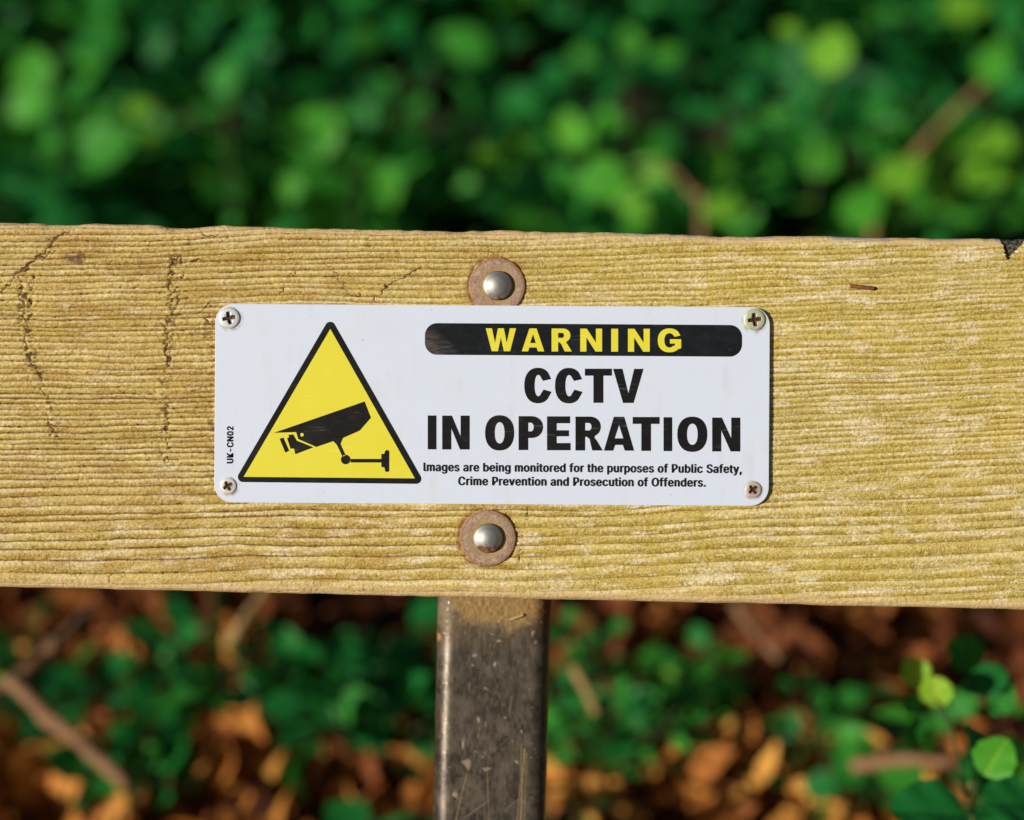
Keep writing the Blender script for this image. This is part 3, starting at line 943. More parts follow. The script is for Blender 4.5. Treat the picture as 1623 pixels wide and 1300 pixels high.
# ------------------------------------------------------------------ bolts with washers
def lathe(name, prof, n=64, wob=0.0):
    verts = []; faces = []
    for k, (r_, z) in enumerate(prof):
        for i in range(n):
            a = 2 * math.pi * i / n
            f_ = 1 + wob * (vn(np.array(i * 0.35 + 3), np.array(k * 0.9)) - 0.5)
            verts.append((r_ * f_ * math.cos(a), r_ * f_ * math.sin(a), z))
    for k in range(len(prof) - 1):
        for i in range(n):
            j = (i + 1) % n
            faces.append((k * n + i, (k + 1) * n + i, (k + 1) * n + j, k * n + j))
    me = py_mesh(name, verts, faces, True)
    bm = bmesh.new(); bm.from_mesh(me)
    bmesh.ops.remove_doubles(bm, verts=bm.verts, dist=1e-7)
    bmesh.ops.recalc_face_normals(bm, faces=bm.faces); bm.to_mesh(me); bm.free()
    return me


m = Mat('rusty_washer')
a = m.noise(350, 4, 0.65); b = m.noise(1600, 3, 0.6)
rad = m.n('ShaderNodeVectorMath', operation='LENGTH'); m.l(m.coord(), rad.inputs[0])
c = m.mix(m.ramp(a, 0.35, 0.65), (0.33, 0.21, 0.135), (0.50, 0.37, 0.27))
c = m.mix(m.ramp(b, 0.48, 0.66, 0, 0.75), c, (0.22, 0.105, 0.055))
c = m.mix(m.math('MULTIPLY', m.ramp(rad.outputs['Value'], 0.0078, 0.0060, 0, 1), m.ramp(a, 0.3, 0.6, 0.2, 0.8)), c, (0.46, 0.29, 0.085))
c = m.mix(m.math('MULTIPLY', m.ramp(rad.outputs['Value'], 0.0088, 0.0100, 0, 1), m.ramp(b, 0.3, 0.6, 0.3, 0.9)), c, (0.30, 0.10, 0.03))
m.set('Base Color', c); m.set('Metallic', 0.15); m.set('Roughness', 0.62); m.bump(b, 0.5, 0.0003)
washer_m = m.m


def head_mat(name, rustdir):
    m = Mat(name)
    tc = m.coord()
    rad = m.n('ShaderNodeVectorMath', operation='LENGTH'); m.l(tc, rad.inputs[0])
    rn = m.math('ADD', m.math('MULTIPLY', rad.outputs['Value'], 7500.0), 0.0)
    rings = m.math('SINE', rn)
    b = m.noise(600, 3, 0.6)
    sep = m.n('ShaderNodeSeparateXYZ'); m.l(tc, sep.inputs[0])
    low = m.math('ADD', m.math('MULTIPLY', sep.outputs['Y'], -1.0 * rustdir), m.math('MULTIPLY', m.math('SUBTRACT', b, 0.5), 0.004))
    rmask = m.math('MULTIPLY', m.ramp(low, 0.0026, 0.0036), m.ramp(rad.outputs['Value'], 0.0032, 0.0044))
    c_ = m.mix(m.ramp(rings, -1, 1, 0, 0.4), (0.47, 0.46, 0.43), (0.35, 0.34, 0.32))
    c_ = m.mix(m.ramp(b, 0.55, 0.75, 0, 0.5), c_, (0.38, 0.27, 0.15))
    c_ = m.mix(m.math('MULTIPLY', rmask, m.ramp(b, 0.3, 0.55, 0.4, 1.0)), c_, (0.17, 0.055, 0.018))
    m.set('Base Color', c_)
    m.set('Metallic', m.ramp(rmask, 0, 1, 0.92, 0.1))
    m.set('Roughness', m.ramp(rmask, 0, 1, 0.60, 0.7))
    m.bump(m.math('ADD', rings, b), 0.22, 0.00008)
    return m.m


for x, y, lab, rd in ((788.0, 453.0, 'domed steel bolt on a rusty washer above the sign', 0.75),
                      (773.2, 852.8, 'domed steel bolt on a rusty washer below the sign', 1.1)):
    e = bpy.data.objects.new('bolt', None); COL.objects.link(e)
    e.matrix_world = F @ Matrix.Translation((U(x), V(y), 0)) @ Matrix.Rotation(R(2 if y < 600 else 140), 4, 'Z')
    tag(e, lab, 'bolt', 'bolts fixing the rail to the post')
    Rw = 44.6 * S
    link('washer', lathe('washer', [(0.0048, -0.002), (Rw * .98, -0.002), (Rw, -0.0003), (Rw, 0.00018), (Rw * .985, 0.00034), (Rw * .96, 0.0004), (Rw * .80, 0.00042), (0.0052, 0.00042), (0.0048, 0.0003), (0.0048, -0.002)], 72, 0.006), e, washer_m)
    Rh = 23.4 * S
    prof = [(Rh * .8, -0.001), (Rh * .97, -0.001), (Rh * .97, 0.0006), (Rh, 0.0008), (Rh, 0.0013), (Rh * .97, 0.0016)]
    for k in range(1, 13):
        t = k / 12
        rr = Rh * .97 * (1 - t)
        prof.append((max(rr, 1e-6), 0.0016 + 0.0021 * (1 - (1 - t) ** 2)))
    hd = link('domed_head', lathe('domed_head', prof, 64), e, head_mat('bolt_head', rd), Matrix.Rotation(-R(2 if y < 600 else 140), 4, 'Z'))

# ------------------------------------------------------------------ debris caught on the wood and on the post
def stick(name, pts, r0, r1, mat, sides=7, parent=None, jit=0.15, seed=1):
    rnd = random.Random(seed)
    pts = [Vector(p_) for p_ in pts]
    # smooth the run of points
    fine = []
    for i in range(len(pts) - 1):
        p0 = pts[max(i - 1, 0)]; p1 = pts[i]; p2 = pts[i + 1]; p3 = pts[min(i + 2, len(pts) - 1)]
        for k in range(5):
            t = k / 5
            fine.append(0.5 * ((2 * p1) + (-p0 + p2) * t + (2 * p0 - 5 * p1 + 4 * p2 - p3) * t * t + (-p0 + 3 * p1 - 3 * p2 + p3) * t ** 3))
    fine.append(pts[-1])
    base = fine[0].copy()
    verts = []; faces = []
    n = len(fine)
    for i, p_ in enumerate(fine):
        t = i / (n - 1)
        r_ = r0 + (r1 - r0) * t
        d_ = (fine[min(i + 1, n - 1)] - fine[max(i - 1, 0)]).normalized()
        a = d_.orthogonal().normalized(); b = d_.cross(a)
        for k in range(sides):
            q = 2 * math.pi * k / sides
            rr = r_ * (1 + jit * (rnd.random() - .5))
            verts.append(p_ - base + (a * math.cos(q) + b * math.sin(q)) * rr)
    for i in range(n - 1):
        for k in range(sides):
            j = (k + 1) % sides
            faces.append((i * sides + k, i * sides + j, (i + 1) * sides + j, (i + 1) * sides + k))
    faces.append(tuple(range(sides - 1, -1, -1))); faces.append(tuple(range((n - 1) * sides, n * sides)))
    me = py_mesh(name, verts, faces, True)
    return link(name, me, parent, mat, Matrix.Translation(base))


def bark(name, a_, b_):
    m = Mat(name)
    n_ = m.noise(40, 4, 0.6); n2_ = m.noise(300, 3, 0.6)
    c_ = m.mix(m.ramp(n_, 0.35, 0.65), a_, b_)
    c_ = m.mix(m.ramp(n2_, 0.5, 0.7, 0, 0.5), c_, tuple(v_ * 0.5 for v_ in a_))
    m.set('Base Color', c_); m.set('Roughness', 0.85); m.bump(n2_, 0.4, 0.001)
    return m.m


splinter_m = bark('splinter', (0.20, 0.065, 0.022), (0.26, 0.10, 0.04))
P3 = lambda x, y, w_: F @ Vector((U(x), V(y), w_))
tw = stick('bark_splinter', [P3(1347, 453.5, 0.0001), P3(1357, 454.5, 0.0004), P3(1370, 456, 0.0006), P3(1385, 457.5, 0.0002)], 0.0007, 0.0008, splinter_m, 7, None, 0.3, 4)
tag(tw, 'small red-brown bark splinter stuck to the rail right of the sign', 'splinter')
k_ = 0.63 / 0.60
Q3 = lambda x, y, w_: F @ Vector((U(x) * k_, V(y) * k_, w_ - 0.0305))
straw_m = bark('straw', (0.50, 0.34, 0.09), (0.58, 0.44, 0.16))
tw = stick('straw', [Q3(807, 982, 0.0009), Q3(814, 980, 0.0012), Q3(822, 977.5, 0.0012), Q3(830, 974.5, 0.0008)], 0.00035, 0.0006, straw_m, 6, None, 0.3, 5)
tag(tw, 'short pale straw clinging to the top of the post', 'straw')

# ------------------------------------------------------------------ leaves
def leaf_template(kind):
    """leaf along +x (length 1), width along y, normal +z; verts and tris"""
    st = {'round': [(0, .0), (.10, .25), (.32, .44), (.58, .42), (.82, .22), (1.0, .0)],
          'ovate': [(0, .0), (.12, .22), (.32, .34), (.58, .29), (.82, .14), (1.0, .0)],
          'lance': [(0, .0), (.15, .10), (.38, .15), (.62, .13), (.84, .06), (1.0, .0)]}[kind]
    verts = []; faces = []
    rows = []
    for x, w_ in st:
        droop = -0.16 * x * x
        if w_ == 0:
            rows.append((len(verts),)); verts.append((x, 0, droop))
        else:
            i0 = len(verts)
            verts += [(x, -w_, droop + 0.22 * w_), (x, 0, droop), (x, w_, droop + 0.22 * w_)]
            rows.append((i0, i0 + 1, i0 + 2))
    for a, b in zip(rows[:-1], rows[1:]):
        if len(a) == 1:
            faces += [(a[0], b[0], b[1]), (a[0], b[1], b[2])]
        elif len(b) == 1:
            faces += [(a[0], b[0], a[1]), (a[1], b[0], a[2])]
        else:
            for k in (0, 1):
                faces += [(a[k], b[k], b[k + 1]), (a[k], b[k + 1], a[k + 1])]
    return np.array(verts), np.array(faces)


def fine_leaf(kind):
    """close-up leaf: wavy edge, raised veins"""
    nu, nv = 22, 13
    u = np.linspace(0, 1, nu)[:, None]; v = np.linspace(-1, 1, nv)[None, :]
    wid = (0.50 * np.sin(np.pi * u ** 0.85) ** 0.62 if kind == 'round_fine' else 0.33 * np.sin(np.pi * u ** 0.75) ** 0.85) * (1 + 0.05 * np.sin(u * 23))
    y = wid * v; x = u + 0 * v
    vein = np.exp(-(y / 0.018) ** 2) + 0.6 * np.exp(-((((x - 0.55 * np.abs(y)) * 6.5) % 1 - 0.5) / 0.12) ** 2) * (np.abs(v) < 0.9)
    z = -0.16 * x * x + 0.20 * np.abs(y) + 0.02 * np.sin(x * 14 + y * 9) * np.abs(v) - 0.012 * vein
    P = np.stack([x, y, z], -1).reshape(-1, 3)
    q = grid_quads(nu, nv)
    return P, np.concatenate([q[:, [0, 3, 2]], q[:, [0, 2, 1]]]), (vein * 0.10).reshape(-1)


TPL = {k: leaf_template(k) for k in ('round', 'ovate', 'lance')}
FINE = {k: fine_leaf(k) for k in ('round_fine', 'ovate_fine')}


def leaf_cloud(name, pos, direc, nrm, size, tint, kind, curl=None, rs=None):
    """all leaves of one mass as one mesh; arrays per leaf"""
    tv, tf = TPL[kind]
    n = len(pos)
    x = direc / np.linalg.norm(direc, axis=1, keepdims=True)
    z = nrm - x * np.sum(nrm * x, 1, keepdims=True)
    z /= np.maximum(np.linalg.norm(z, axis=1, keepdims=True), 1e-6)
    y = np.cross(z, x)
    t = np.broadcast_to(tv, (n,) + tv.shape).copy()
    t[:, :, 1] *= np.random.RandomState(n).uniform(0.45, 1.1, n)[:, None]
    if curl is not None:
        t[:, :, 2] += curl[:, None] * (t[:, :, 0] - 0.5) ** 2 + 1.2 * curl[:, None] * t[:, :, 1] ** 2
    P = pos[:, None, :] + size[:, None, None] * (t[:, :, 0:1] * x[:, None] + t[:, :, 1:2] * y[:, None] + t[:, :, 2:3] * z[:, None])
    k = tv.shape[0]
    Fc = tf[None] + (np.arange(n) * k)[:, None, None]
    T = np.repeat(tint, k)
    return np_mesh(name, P.reshape(-1, 3), Fc.reshape(-1, 3), dict(tint=T), True)


def ramp_node(m, fac, stops):
    nd = m.n('ShaderNodeValToRGB')
    m.l(fac, nd.inputs[0])
    el = nd.color_ramp.elements
    while len(el) < len(stops): el.new(0.5)
    for e_, (p_, c_) in zip(el, stops):
        e_.position = p_; e_.color = c_ + (1,)
    return nd.outputs[0]


def leaf_mat(name, stops, rough=0.5, trans=0.25):
    m = Mat(name)
    v_ = m.noise(45, 2, 0.5)
    f_ = m.math('ADD', m.attr('tint'), m.math('MULTIPLY', m.math('SUBTRACT', v_, 0.5), 0.18))
    c_ = ramp_node(m, f_, stops)
    m.set('Base Color', c_); m.set('Roughness', rough); m.set('Specular IOR Level', 0.18)
    tr = m.n('ShaderNodeBsdfTranslucent'); m.l(c_, tr.inputs[0])
    mx = m.n('ShaderNodeMixShader'); mx.inputs[0].default_value = trans
    m.l(m.b.outputs[0], mx.inputs[1]); m.l(tr.outputs[0], mx.inputs[2])
    m.l(mx.outputs[0], m.t.nodes['Material Output'].inputs[0])
    return m.m


green_m = leaf_mat('green_leaf', [(0.0, (0.006, 0.075, 0.020)), (0.35, (0.016, 0.19, 0.034)), (0.65, (0.065, 0.33, 0.026)), (0.85, (0.26, 0.50, 0.03)), (1.0, (0.50, 0.58, 0.06))])
dry_m = leaf_mat('dry_leaf', [(0.0, (0.06, 0.018, 0.008)), (0.4, (0.24, 0.07, 0.020)), (0.7, (0.54, 0.20, 0.04)), (1.0, (0.78, 0.39, 0.08))], 0.7, 0.12)
stem_m = bark('green_stem', (0.04, 0.075, 0.02), (0.09, 0.11, 0.03))
branch_m = bark('dead_branch', (0.20, 0.095, 0.042), (0.31, 0.165, 0.075))
tan_m = bark('tan_stem', (0.30, 0.19, 0.065), (0.40, 0.27, 0.10))

rs = np.random.RandomState(77)
SUNV = np.array(TOSUN)
CAMP = np.array(co.matrix_world.translation)


def rnd_dirs(n):
    v_ = rs.normal(size=(n, 3))
    return v_ / np.linalg.norm(v_, axis=1, keepdims=True)


# litter: countless dead leaves on the soil
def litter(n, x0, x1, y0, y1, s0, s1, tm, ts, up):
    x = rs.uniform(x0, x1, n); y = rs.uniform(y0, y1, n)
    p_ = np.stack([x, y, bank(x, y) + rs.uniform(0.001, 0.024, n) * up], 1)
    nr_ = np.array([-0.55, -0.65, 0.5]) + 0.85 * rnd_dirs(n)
    sun_patch = fbm(x * 9, y * 9, 95, 2) - 0.5  # patches of sunlight painted into the leaf tint
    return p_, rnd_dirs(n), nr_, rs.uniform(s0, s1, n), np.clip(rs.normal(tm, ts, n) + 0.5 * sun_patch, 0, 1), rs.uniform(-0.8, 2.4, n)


parts = [litter(4500, -2.6, 2.6, -0.3, 1.15, 0.020, 0.050, 0.26, 0.14, 1.0),  # darker tints under the rail and brighter ones in front paint shade and sun
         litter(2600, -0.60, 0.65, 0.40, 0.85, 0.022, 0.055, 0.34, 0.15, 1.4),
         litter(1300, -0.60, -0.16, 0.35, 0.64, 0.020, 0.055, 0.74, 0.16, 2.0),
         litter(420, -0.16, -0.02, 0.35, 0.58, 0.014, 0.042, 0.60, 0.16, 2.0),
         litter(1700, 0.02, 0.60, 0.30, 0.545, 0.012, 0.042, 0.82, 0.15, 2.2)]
allp = [np.concatenate(a_) for a_ in zip(*parts)]
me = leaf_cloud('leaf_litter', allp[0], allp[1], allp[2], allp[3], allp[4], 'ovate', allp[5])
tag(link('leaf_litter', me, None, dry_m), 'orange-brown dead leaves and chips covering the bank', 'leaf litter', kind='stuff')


# low ivy and weeds that cover the upper bank
def cover(n, x0, x1, y0, y1, h0, h1):
    x = rs.uniform(x0, x1, n); y = y0 + (y1 - y0) * rs.rand(n)
    dens = fbm(x * 3.1 + 5, y * 3.1 + 8, 71)
    k = dens > 0.36
    x, y = x[k], y[k]
    z = bank(x, y) + h0 + (h1 - h0) * rs.rand(len(x)) ** 1.5 * (0.5 + dens[k])
    return np.stack([x, y, z], 1)


pos = np.concatenate([cover(7500, -3.0, 3.0, 0.95, 4.2, 0.02, 0.18), cover(9000, -3.2, 3.2, 1.7, 5.0, 0.05, 0.42), cover(5000, -6, 6, 3.8, 9.0, 0.1, 0.7)])
n = len(pos)
nr = np.array([0, -0.5, 0.7]) + 0.9 * rnd_dirs(n)
me = leaf_cloud('ivy_ground_cover', pos, rnd_dirs(n), nr, rs.uniform(0.035, 0.075, n) * np.where(pos[:, 1] > 4.4, 2.0, 1.0), np.clip(rs.normal(0.34, 0.10, n) + 0.5 * (fbm(pos[:, 0] * 6, pos[:, 1] * 6, 93, 2) - 0.5), 0, 1), 'round')
tag(link('ivy_ground_cover', me, None, green_m), 'low dark green leaves covering the bank between the shrubs', 'ground cover', kind='stuff')

LEAF_ONE = {}


def single_leaf(kind, tint, key):
    if (kind, key) not in LEAF_ONE:
        tv, tf = (FINE[kind] if kind in FINE else TPL[kind])[:2]
        tt = np.full(len(tv), tint) + (FINE[kind][2] if kind in FINE else 0)
        LEAF_ONE[(kind, key)] = np_mesh('leaf', tv, tf, dict(tint=tt), True)
        LEAF_ONE[(kind, key)].materials.append(green_m if key[0] == 'g' else dry_m)
    return LEAF_ONE[(kind, key)]


def leaf_matrix(pos, direc, nrm, size):
    x = Vector(direc).normalized(); z = Vector(nrm); z = (z - x * z.dot(x)).normalized(); y = z.cross(x)
    M = Matrix(((x.x, y.x, z.x, pos[0]), (x.y, y.y, z.y, pos[1]), (x.z, y.z, z.z, pos[2]), (0, 0, 0, 1)))
    return M @ Matrix.Diagonal((size, size, size, 1))


def shrub(name, label, x, y, rad, height, nst, per, size, tm, ts, kind='round', cat='shrub', group='leafy shrubs on the bank', big=10, lean=(0, 0), low=0.12):
    e = bpy.data.objects.new(name, None); COL.objects.link(e)
    zb = float(bank(x, y)) - 0.01
    e.location = (x, y, zb)
    tag(e, label, cat, group)
    P = []; D = []; Nn = []
    for s_ in range(nst):
        a = 2 * math.pi * (s_ + rs.rand()) / nst
        rr = rad * math.sqrt(rs.uniform(0.05, 1.0))
        hh = height * (1 - 0.35 * (rr / rad) ** 2) * rs.uniform(0.75, 1.05)
        tip = Vector((math.cos(a) * rr + lean[0], math.sin(a) * rr + lean[1], hh))
        mid = Vector((tip.x * 0.35, tip.y * 0.35, hh * 0.55))
        pts = [Vector((math.cos(a) * 0.01, math.sin(a) * 0.01, 0)), mid, tip]
        st_ = stick('stem', pts, min(0.0035, size * 0.05), 0.0008, stem_m, 5, e, 0.1, s_)
        for k in range(per):
            t = low + (1 - low) * ((k + rs.rand()) / per) ** 0.8
            p_ = (1 - t) ** 2 * pts[0] + 2 * t * (1 - t) * (mid * 1.2 - tip * 0.1) + t * t * tip
            out = Vector(rnd_dirs(1)[0]); out.z = abs(out.z) * 0.4
            jit_ = rad * 0.30
            off = out * (size * 0.3 + jit_ * rs.rand())
            P.append(p_ + off); D.append(out)
            Nn.append(Vector((0, -0.25, 0.75)) + Vector(rnd_dirs(1)[0]) * 0.75 + out * 0.3)
    P = np.array(P); D = np.array(D); Nn = np.array(Nn)
    n = len(P)
    sz = size * rs.uniform(0.65, 1.25, n)
    Pw = P + np.array([x, y, zb])
    clump = fbm(Pw[:, 0] * 7 + Pw[:, 1] * 3, Pw[:, 2] * 9 + Pw[:, 1] * 4, 91, 2) - 0.5
    tn = np.clip(rs.normal(tm, ts * 0.55, n) + 0.65 * clump, 0.02, 1)
    # the leaves that show largest are parts of their own
    order = np.argsort(np.linalg.norm(Pw - CAMP, axis=1) - 0.25 * P[:, 2])
    bigi = order[:big]
    rest = np.setdiff1d(np.arange(n), bigi)
    link('foliage', leaf_cloud('foliage', P[rest], D[rest], Nn[rest], sz[rest], tn[rest], kind), e, green_m)['kind'] = 'stuff'
    for i in bigi:
        q = min(9, int(tn[i] * 10))
        me_ = single_leaf(kind, q / 10 + 0.05, 'g%d' % q)
        link('leaf', me_, e, None, leaf_matrix(P[i], D[i], Nn[i], sz[i]))
    return e


def shrub_at(px, py, d, *a, **k):
    """a shrub whose middle shows there at that depth; rooted on the bank below it"""
    p_ = at(px, py, d)
    return p_


def place(label, px, top, d, rad, nst, per, size, tm, ts, **kw):
    p_ = at(px, top, d)
    zb = float(bank(p_.x, p_.y))
    return shrub(kw.pop('name', 'shrub'), label, p_.x, p_.y, rad, max(0.05, p_.z - zb), nst, per, size, tm, ts, **kw)


# back row, fills the top of the picture
for label, px, top, d, rad, nst, per, size, tm, ts in (
    ('dark green shrub at the top left edge of the picture', -60, 20, 2.5, 0.34, 20, 40, 0.066, 0.36, 0.16),
    ('dark green shrub filling the top between the left edge and the middle', 330, -60, 2.7, 0.36, 20, 40, 0.066, 0.32, 0.15),
    ('deep green shrub at the top middle, above the upper bolt', 760, -80, 2.75, 0.36, 20, 40, 0.066, 0.32, 0.15),
    ('mid green shrub at the top, above the WARNING banner', 1120, -60, 2.6, 0.36, 20, 40, 0.066, 0.36, 0.16),
    ('shadowy green shrub at the top right edge of the picture', 1640, -80, 2.6, 0.36, 20, 40, 0.066, 0.34, 0.17),
):
    place(label, px, top, d, rad, nst, per, size, tm, ts)
# middle row, just above the rail
for label, px, top, d, rad, nst, per, size, tm, ts in (
    ('broad-leaved shrub above the left end of the rail', 70, 130, 1.95, 0.20, 14, 22, 0.052, 0.44, 0.17),
    ('dark low shrub above the rail left of the sign', 330, 210, 2.0, 0.20, 12, 20, 0.048, 0.36, 0.16),
    ('bright-tipped shrub above the rail left of the upper bolt', 560, 180, 1.95, 0.20, 13, 20, 0.047, 0.46, 0.18),
    ('dark shrub directly behind the upper bolt', 800, 200, 2.05, 0.22, 13, 20, 0.048, 0.36, 0.16),
    ('shrub with sunlit leaves and an arching stem above the WARNING banner', 1010, 230, 1.8, 0.17, 12, 18, 0.050, 0.46, 0.18),
    ('dark shrub above the right corner of the sign', 1240, 200, 2.0, 0.20, 12, 20, 0.048, 0.36, 0.18),
    ('yellow-green shrub above the right end of the rail', 1440, 150, 1.85, 0.20, 12, 18, 0.055, 0.48, 0.2),
):
    place(label, px, top, d, rad, nst, per, size, tm + 0.05, ts, big=14)
# low plants seen under the rail
for label, px, top, d, rad, nst, per, size, tm, ts, kind, nm in (
    ('dark leafy plant under the left end of the rail', 20, 930, 1.45, 0.07, 6, 9, 0.030, 0.40, 0.18, 'ovate', 'weed'),
    ('small green weed among dead leaves below the left end of the rail', 200, 1040, 1.36, 0.05, 5, 8, 0.028, 0.44, 0.2, 'round', 'weed'),
    ('dark green weed left of the post, under the left half of the sign', 330, 960, 1.46, 0.11, 9, 11, 0.032, 0.36, 0.18, 'ovate', 'weed'),
    ('dark round-leaved weed close to the left side of the post', 560, 985, 1.40, 0.10, 9, 11, 0.036, 0.30, 0.16, 'round', 'weed'),
    ('low dark weed at the bottom edge left of the post', 585, 1190, 1.25, 0.04, 4, 7, 0.034, 0.16, 0.10, 'round', 'weed'),
    ('bright small-leaved weed close to the right side of the post', 960, 935, 1.36, 0.09, 11, 16, 0.018, 0.55, 0.14, 'round', 'weed'),
    ('small-leaved green sprig under the sign, right of the bright weed', 1110, 970, 1.40, 0.05, 6, 10, 0.019, 0.52, 0.16, 'round', 'weed'),
    ('dark weed at the right edge under the rail', 1600, 990, 1.20, 0.07, 7, 10, 0.028, 0.32, 0.18, 'round', 'weed'),
    ('dark weed at the foot of the bank right of the post', 900, 1150, 1.28, 0.03, 3, 6, 0.030, 0.26, 0.12, 'ovate', 'weed'),
    ('low weed in the shade under the right half of the rail', 1330, 1070, 1.38, 0.07, 6, 8, 0.026, 0.28, 0.14, 'round', 'weed'),
):
    place(label, px, top, d * 0.845, rad * 0.9, nst, int(per * 1.25), size * 0.88, tm + 0.02, ts, kind=kind, name=nm, cat='weed', group='weeds seen under the rail', big=8, low=0.5)


# bright single leaves on their own thin shoots above the rail
def shoot(label, pts, leaves, mat, r0=0.0016, r1=0.0012, name='leafy_shoot'):
    """pts: (x, y, depth) run of the stem from its foot; leaves: (x, y, depth, size, tint, angle, kind)"""
    first = at(*pts[0])
    foot = Vector((first.x, first.y + 0.0, float(bank(first.x, first.y)) - 0.01))
    e = bpy.data.objects.new(name, None); COL.objects.link(e)
    e.location = foot
    run = [Vector((0, 0, 0))] + [at(*q) - foot for q in pts]
    stick('stem', run, r0, r1, mat, 7, e, 0.15, len(leaves))
    for x, y, d, size, tint, ang, kind, facing in leaves:
        p_ = at(x, y, d) - foot
        dv = AU * math.cos(R(ang)) + AV * math.sin(R(ang))
        nv = AW * facing[2] + AU * facing[0] + AV * facing[1]
        q = min(9, int(tint * 10))
        M = leaf_matrix(p_ - dv * size * 0.5, dv, nv, size)
        link('leaf', single_leaf(kind, q / 10 + 0.05, 'g%d' % q), e, None, M)
    return tag(e, label, 'shoot')


UP = (-0.1, 0.3, 1)
shoot('tall shoot with one big bright yellow-green leaf at the top right', [(1290, 330, 1.75), (1300, 200, 1.75), (1315, 110, 1.75)],
      [(1315, 80, 1.72, 0.055, 0.77, 80, 'round', (-.4, .1, 1)), (1250, 48, 1.75, 0.030, 0.74, 150, 'ovate', UP), (1300, 250, 1.75, 0.045, 0.66, 60, 'round', UP)], stem_m)
shoot('leaning tan stem with yellow-green leaves near the right edge', [(1385, 345, 1.7), (1430, 270, 1.7), (1500, 190, 1.7), (1575, 120, 1.72)],
      [(1575, 95, 1.7, 0.055, 0.69, 70, 'ovate', UP), (1430, 275, 1.62, 0.060, 0.78, 40, 'ovate', UP), (1370, 325, 1.6, 0.060, 0.68, 50, 'ovate', UP), (1490, 300, 1.66, 0.040, 0.70, 120, 'round', UP),
       (1535, 10, 1.8, 0.06, 0.71, 10, 'ovate', UP)], tan_m, 0.0045, 0.003)
shoot('arching brown stem with a bright leaf above the WARNING banner', [(1112, 350, 1.55), (1098, 310, 1.55), (1070, 275, 1.55), (1030, 262, 1.55), (990, 268, 1.55)],
      [(952, 285, 1.52, 0.050, 0.68, 190, 'round', (-.5, .1, 1)), (1148, 330, 1.5, 0.042, 0.72, 10, 'ovate', UP), (1000, 280, 1.55, 0.030, 0.86, 20, 'ovate', UP)], branch_m, 0.0035, 0.0025)
shoot('pale upright stem with leaves near the left edge, above the rail', [(100, 350, 1.8), (98, 270, 1.8), (85, 150, 1.8), (90, 60, 1.85)],
      [(50, 110, 1.78, 0.055, 0.62, 100, 'round', UP), (130, 105, 1.8, 0.055, 0.55, 30, 'round', UP), (40, 170, 1.76, 0.05, 0.6, 220, 'round', UP), (225, 172, 1.75, 0.036, 0.70, 10, 'ovate', UP)], stem_m, 0.0016, 0.0012)
shoot('shoot with a single rounded blue-green leaf above the left part of the rail', [(370, 345, 1.8), (362, 240, 1.8), (357, 150, 1.8)],
      [(357, 118, 1.78, 0.046, 0.40, 85, 'round', (-.4, .1, 1)), (390, 70, 1.8, 0.045, 0.36, 60, 'ovate', UP)], stem_m)
shoot('thin straw-coloured stalk above the rail near the middle', [(560, 350, 1.85), (568, 240, 1.85), (585, 80, 1.9)],
      [(500, 190, 1.8, 0.045, 0.68, 160, 'ovate', UP), (520, 220, 1.8, 0.042, 0.66, 250, 'ovate', UP), (460, 300, 1.75, 0.035, 0.68, 260, 'ovate', UP), (615, 300, 1.75, 0.045, 0.68, 280, 'ovate', UP)], stem_m, 0.0016, 0.0012)
shoot('shoot with pale leaves above the rail, right of the middle', [(1010, 345, 1.9), (990, 200, 1.95), (995, 60, 2.0)],
      [(998, 65, 2.0, 0.045, 0.66, 100, 'ovate', UP), (1060, 85, 2.0, 0.04, 0.62, 30, 'ovate', UP), (1020, 215, 1.9, 0.04, 0.72, 40, 'ovate', UP), (1305, 245, 1.9, 0.05, 0.74, 260, 'ovate', UP)], stem_m)

# young plant with round leaves, close behind the rail at the right
yp = shoot('young plant with large round leaves close behind the rail, lower right', [(1540, 1330, 0.74), (1530, 1260, 0.74), (1505, 1150, 0.77), (1462, 1080, 0.79), (1440, 1040, 0.80)],  # dark tints below paint shade on leaves turned from the sun
           [(1450, 1064, 0.785, 0.0145, 0.80, 120, 'round_fine', (-.3, .1, 1)), (1484, 1098, 0.78, 0.0155, 0.84, 280, 'round_fine', (-.3, .0, 1)),
            (1446, 1116, 0.785, 0.0105, 0.52, 250, 'round_fine', (.3, .3, 1)), (1453, 1160, 0.78, 0.018, 0.46, 265, 'ovate_fine', (.5, .3, .8)),
            (1552, 1205, 0.735, 0.032, 0.30, 95, 'round_fine', (.75, .5, .5)), (1578, 1200, 0.715, 0.019, 0.66, 60, 'round_fine', (-.5, .1, 1)),  # small bright leaf stands in for the sunlit part of the big dark one
            (1472, 1283, 0.72, 0.032, 0.26, 170, 'round_fine', (.7, .6, .5)), (1560, 1080, 0.80, 0.024, 0.22, 200, 'ovate_fine', (.6, .4, .6)),
            (1590, 1105, 0.80, 0.020, 0.40, 60, 'ovate_fine', UP), (1530, 1035, 0.84, 0.020, 0.46, 140, 'round_fine', UP), (1605, 1270, 0.72, 0.026, 0.24, 0, 'round_fine', (.6, .6, .5))],
           stem_m, 0.0009, 0.0005, 'young_plant')
yp['category'] = 'plant'

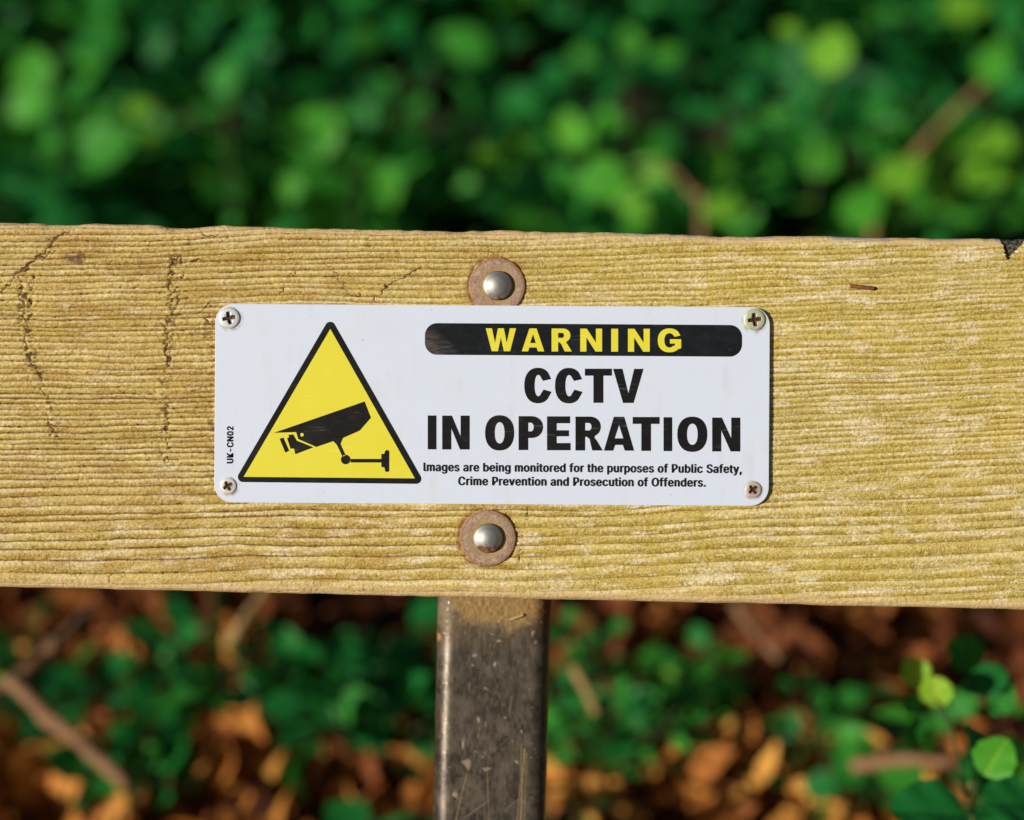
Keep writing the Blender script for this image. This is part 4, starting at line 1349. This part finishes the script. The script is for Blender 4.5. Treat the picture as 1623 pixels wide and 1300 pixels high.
# ------------------------------------------------------------------ fallen branches and sticks
for lab, pts, r0, r1, mt in (
    ('thick brown fallen branch lying under the left end of the rail', [(-40, 1120, 1.22), (40, 1065, 1.24), (100, 1010, 1.26), (150, 965, 1.30)], 0.0085, 0.0055, branch_m),
    ('brown broken branch pointing down to the right at the lower left', [(15, 1075, 1.20), (70, 1130, 1.19), (130, 1180, 1.18), (205, 1245, 1.17)], 0.0085, 0.0065, branch_m),
    ('short tan twig under the rail below the triangle', [(365, 1020, 1.26), (385, 985, 1.26), (405, 960, 1.27), (425, 925, 1.28)], 0.0055, 0.0045, tan_m),
    ('straight brown stick under the sign, right of the post', [(1165, 955, 1.40), (1195, 1000, 1.40), (1235, 1045, 1.39)], 0.0060, 0.0045, branch_m),
    ('pale yellow stalk leaning beside the right side of the post', [(945, 1130, 1.22), (930, 1095, 1.22), (908, 1058, 1.23)], 0.0050, 0.0045, tan_m),
    ('orange-brown stick lying on the litter left of the round leaves', [(1350, 1215, 1.20), (1430, 1203, 1.19), (1510, 1210, 1.18)], 0.007, 0.005, branch_m),
):
    w_pts = [at(q[0], q[1], q[2] * 0.86) for q in pts]; r0 *= 0.68; r1 *= 0.68
    low = min(p_.z - float(bank(p_.x, p_.y)) for p_ in w_pts)
    tag(stick('fallen_branch', w_pts, r0, r1, mt, 8, None, 0.55, len(lab)), lab, 'branch')


# ------------------------------------------------------------------ single dead leaves that can be told apart
def dead_leaf(label, px, py, d, size, tint, ang, nrm, curl):
    g_, dg_ = hit(px, py)
    size *= 1.30 * dg_ / d
    tint *= 0.86
    nu, nv = 15, 11
    ph = rs.uniform(0, 6.28, 6)
    u = np.linspace(0, 1, nu)[:, None]; v = np.linspace(-1, 1, nv)[None, :]
    lobes = 1 + 0.22 * np.sin(u * 15 + ph[0]) * np.abs(v) + 0.12 * np.sin(u * 29 + ph[1] + 2 * v)
    y = (0.40 * np.sin(np.pi * u ** 0.8) ** 0.7) * v * lobes
    x = u + 0.05 * np.sin(v * 3 + ph[2])
    roll = 0.7 + 0.9 * rs.rand()
    # the blade rolls up along its length and crumples
    yy = np.sin(y * roll * 1.6) / (roll * 1.6); zz = (1 - np.cos(y * roll * 1.6)) / (roll * 1.6)
    z = zz + curl * 0.7 * (x - .5) ** 2 + 0.05 * np.sin(x * 11 + ph[3] + 5 * y) + 0.03 * np.sin(y * 21 + ph[4] + x * 7)
    t = np.stack([x + 0 * v, yy, z], -1).reshape(-1, 3)
    q = grid_quads(nu, nv)
    vein = np.exp(-(y / 0.02) ** 2).reshape(-1)
    me = np_mesh('dead_leaf', t, q, dict(tint=np.clip(tint + 0.12 * vein + 0.25 * (fbm(x * 5 + ph[5], y * 5, 97) - 0.5).reshape(-1), 0, 1)), True)
    dv = AU * math.cos(R(ang)) + AV * math.sin(R(ang))
    nv_ = AU * nrm[0] + AV * nrm[1] * 0.9 + AW * nrm[2] * 0.8 + AU * rs.uniform(-.5, .5)
    p_ = at(px, py, dg_ - 0.04)
    o = link('dead_leaf', me, None, dry_m, leaf_matrix(p_ - dv * size * .5, dv, nv_, size))
    return tag(o, label, 'leaf', 'large dead leaves on the bank')


for a in (
    ('large red-brown dead leaf under the word OPERATION', 1190, 1080, 1.34, 0.100, 0.38, 190, (-.1, .6, 1), 0.5),
    ('grey-brown curled dead leaf right of the post, under the small print', 1100, 1175, 1.24, 0.075, 0.48, 20, (-.1, .8, 1), 0.9),
    ('pale brown dead leaf beside the curled one, lower right', 1245, 1195, 1.24, 0.070, 0.55, 100, (-.3, .4, 1), 0.7),
    ('big orange dead leaf on the ground left of the post', 355, 1225, 1.20, 0.085, 0.82, 60, (-.2, .7, 1), 0.7),
    ('yellow dead leaf caught in the weeds left of the post', 455, 1160, 1.20, 0.034, 0.98, 15, (-.3, .3, 1), 0.5),
    ('orange dead leaf between the weeds at the lower left', 440, 1190, 1.21, 0.050, 0.86, 100, (-.3, .4, 1), 0.6),
    ('red-orange dead leaf just under the rail at the left', 205, 978, 1.36, 0.038, 0.66, 60, (-.2, .3, 1), 0.5),
    ('brown dead leaf below the small red-orange one at the left', 150, 1060, 1.28, 0.060, 0.55, 10, (-.2, .7, 1), 0.6),
    ('green-brown fading leaf at the lower left by the broken branch', 65, 1160, 1.16, 0.052, 0.62, 80, (-.4, .2, 1), 0.4),
    ('orange-brown dead leaf standing under the rail near the right edge', 1480, 985, 1.34, 0.050, 0.60, 80, (-.2, .3, 1), 0.5),
    ('brown dead leaf hanging beside the right side of the post', 995, 1095, 1.26, 0.050, 0.40, 100, (-.2, .4, 1), 0.5),
    ('bright ochre dead leaf at the bottom edge, right of the middle', 1340, 1250, 1.16, 0.070, 0.95, 30, (-.2, .7, 1), 0.8),
):
    dead_leaf(*a)
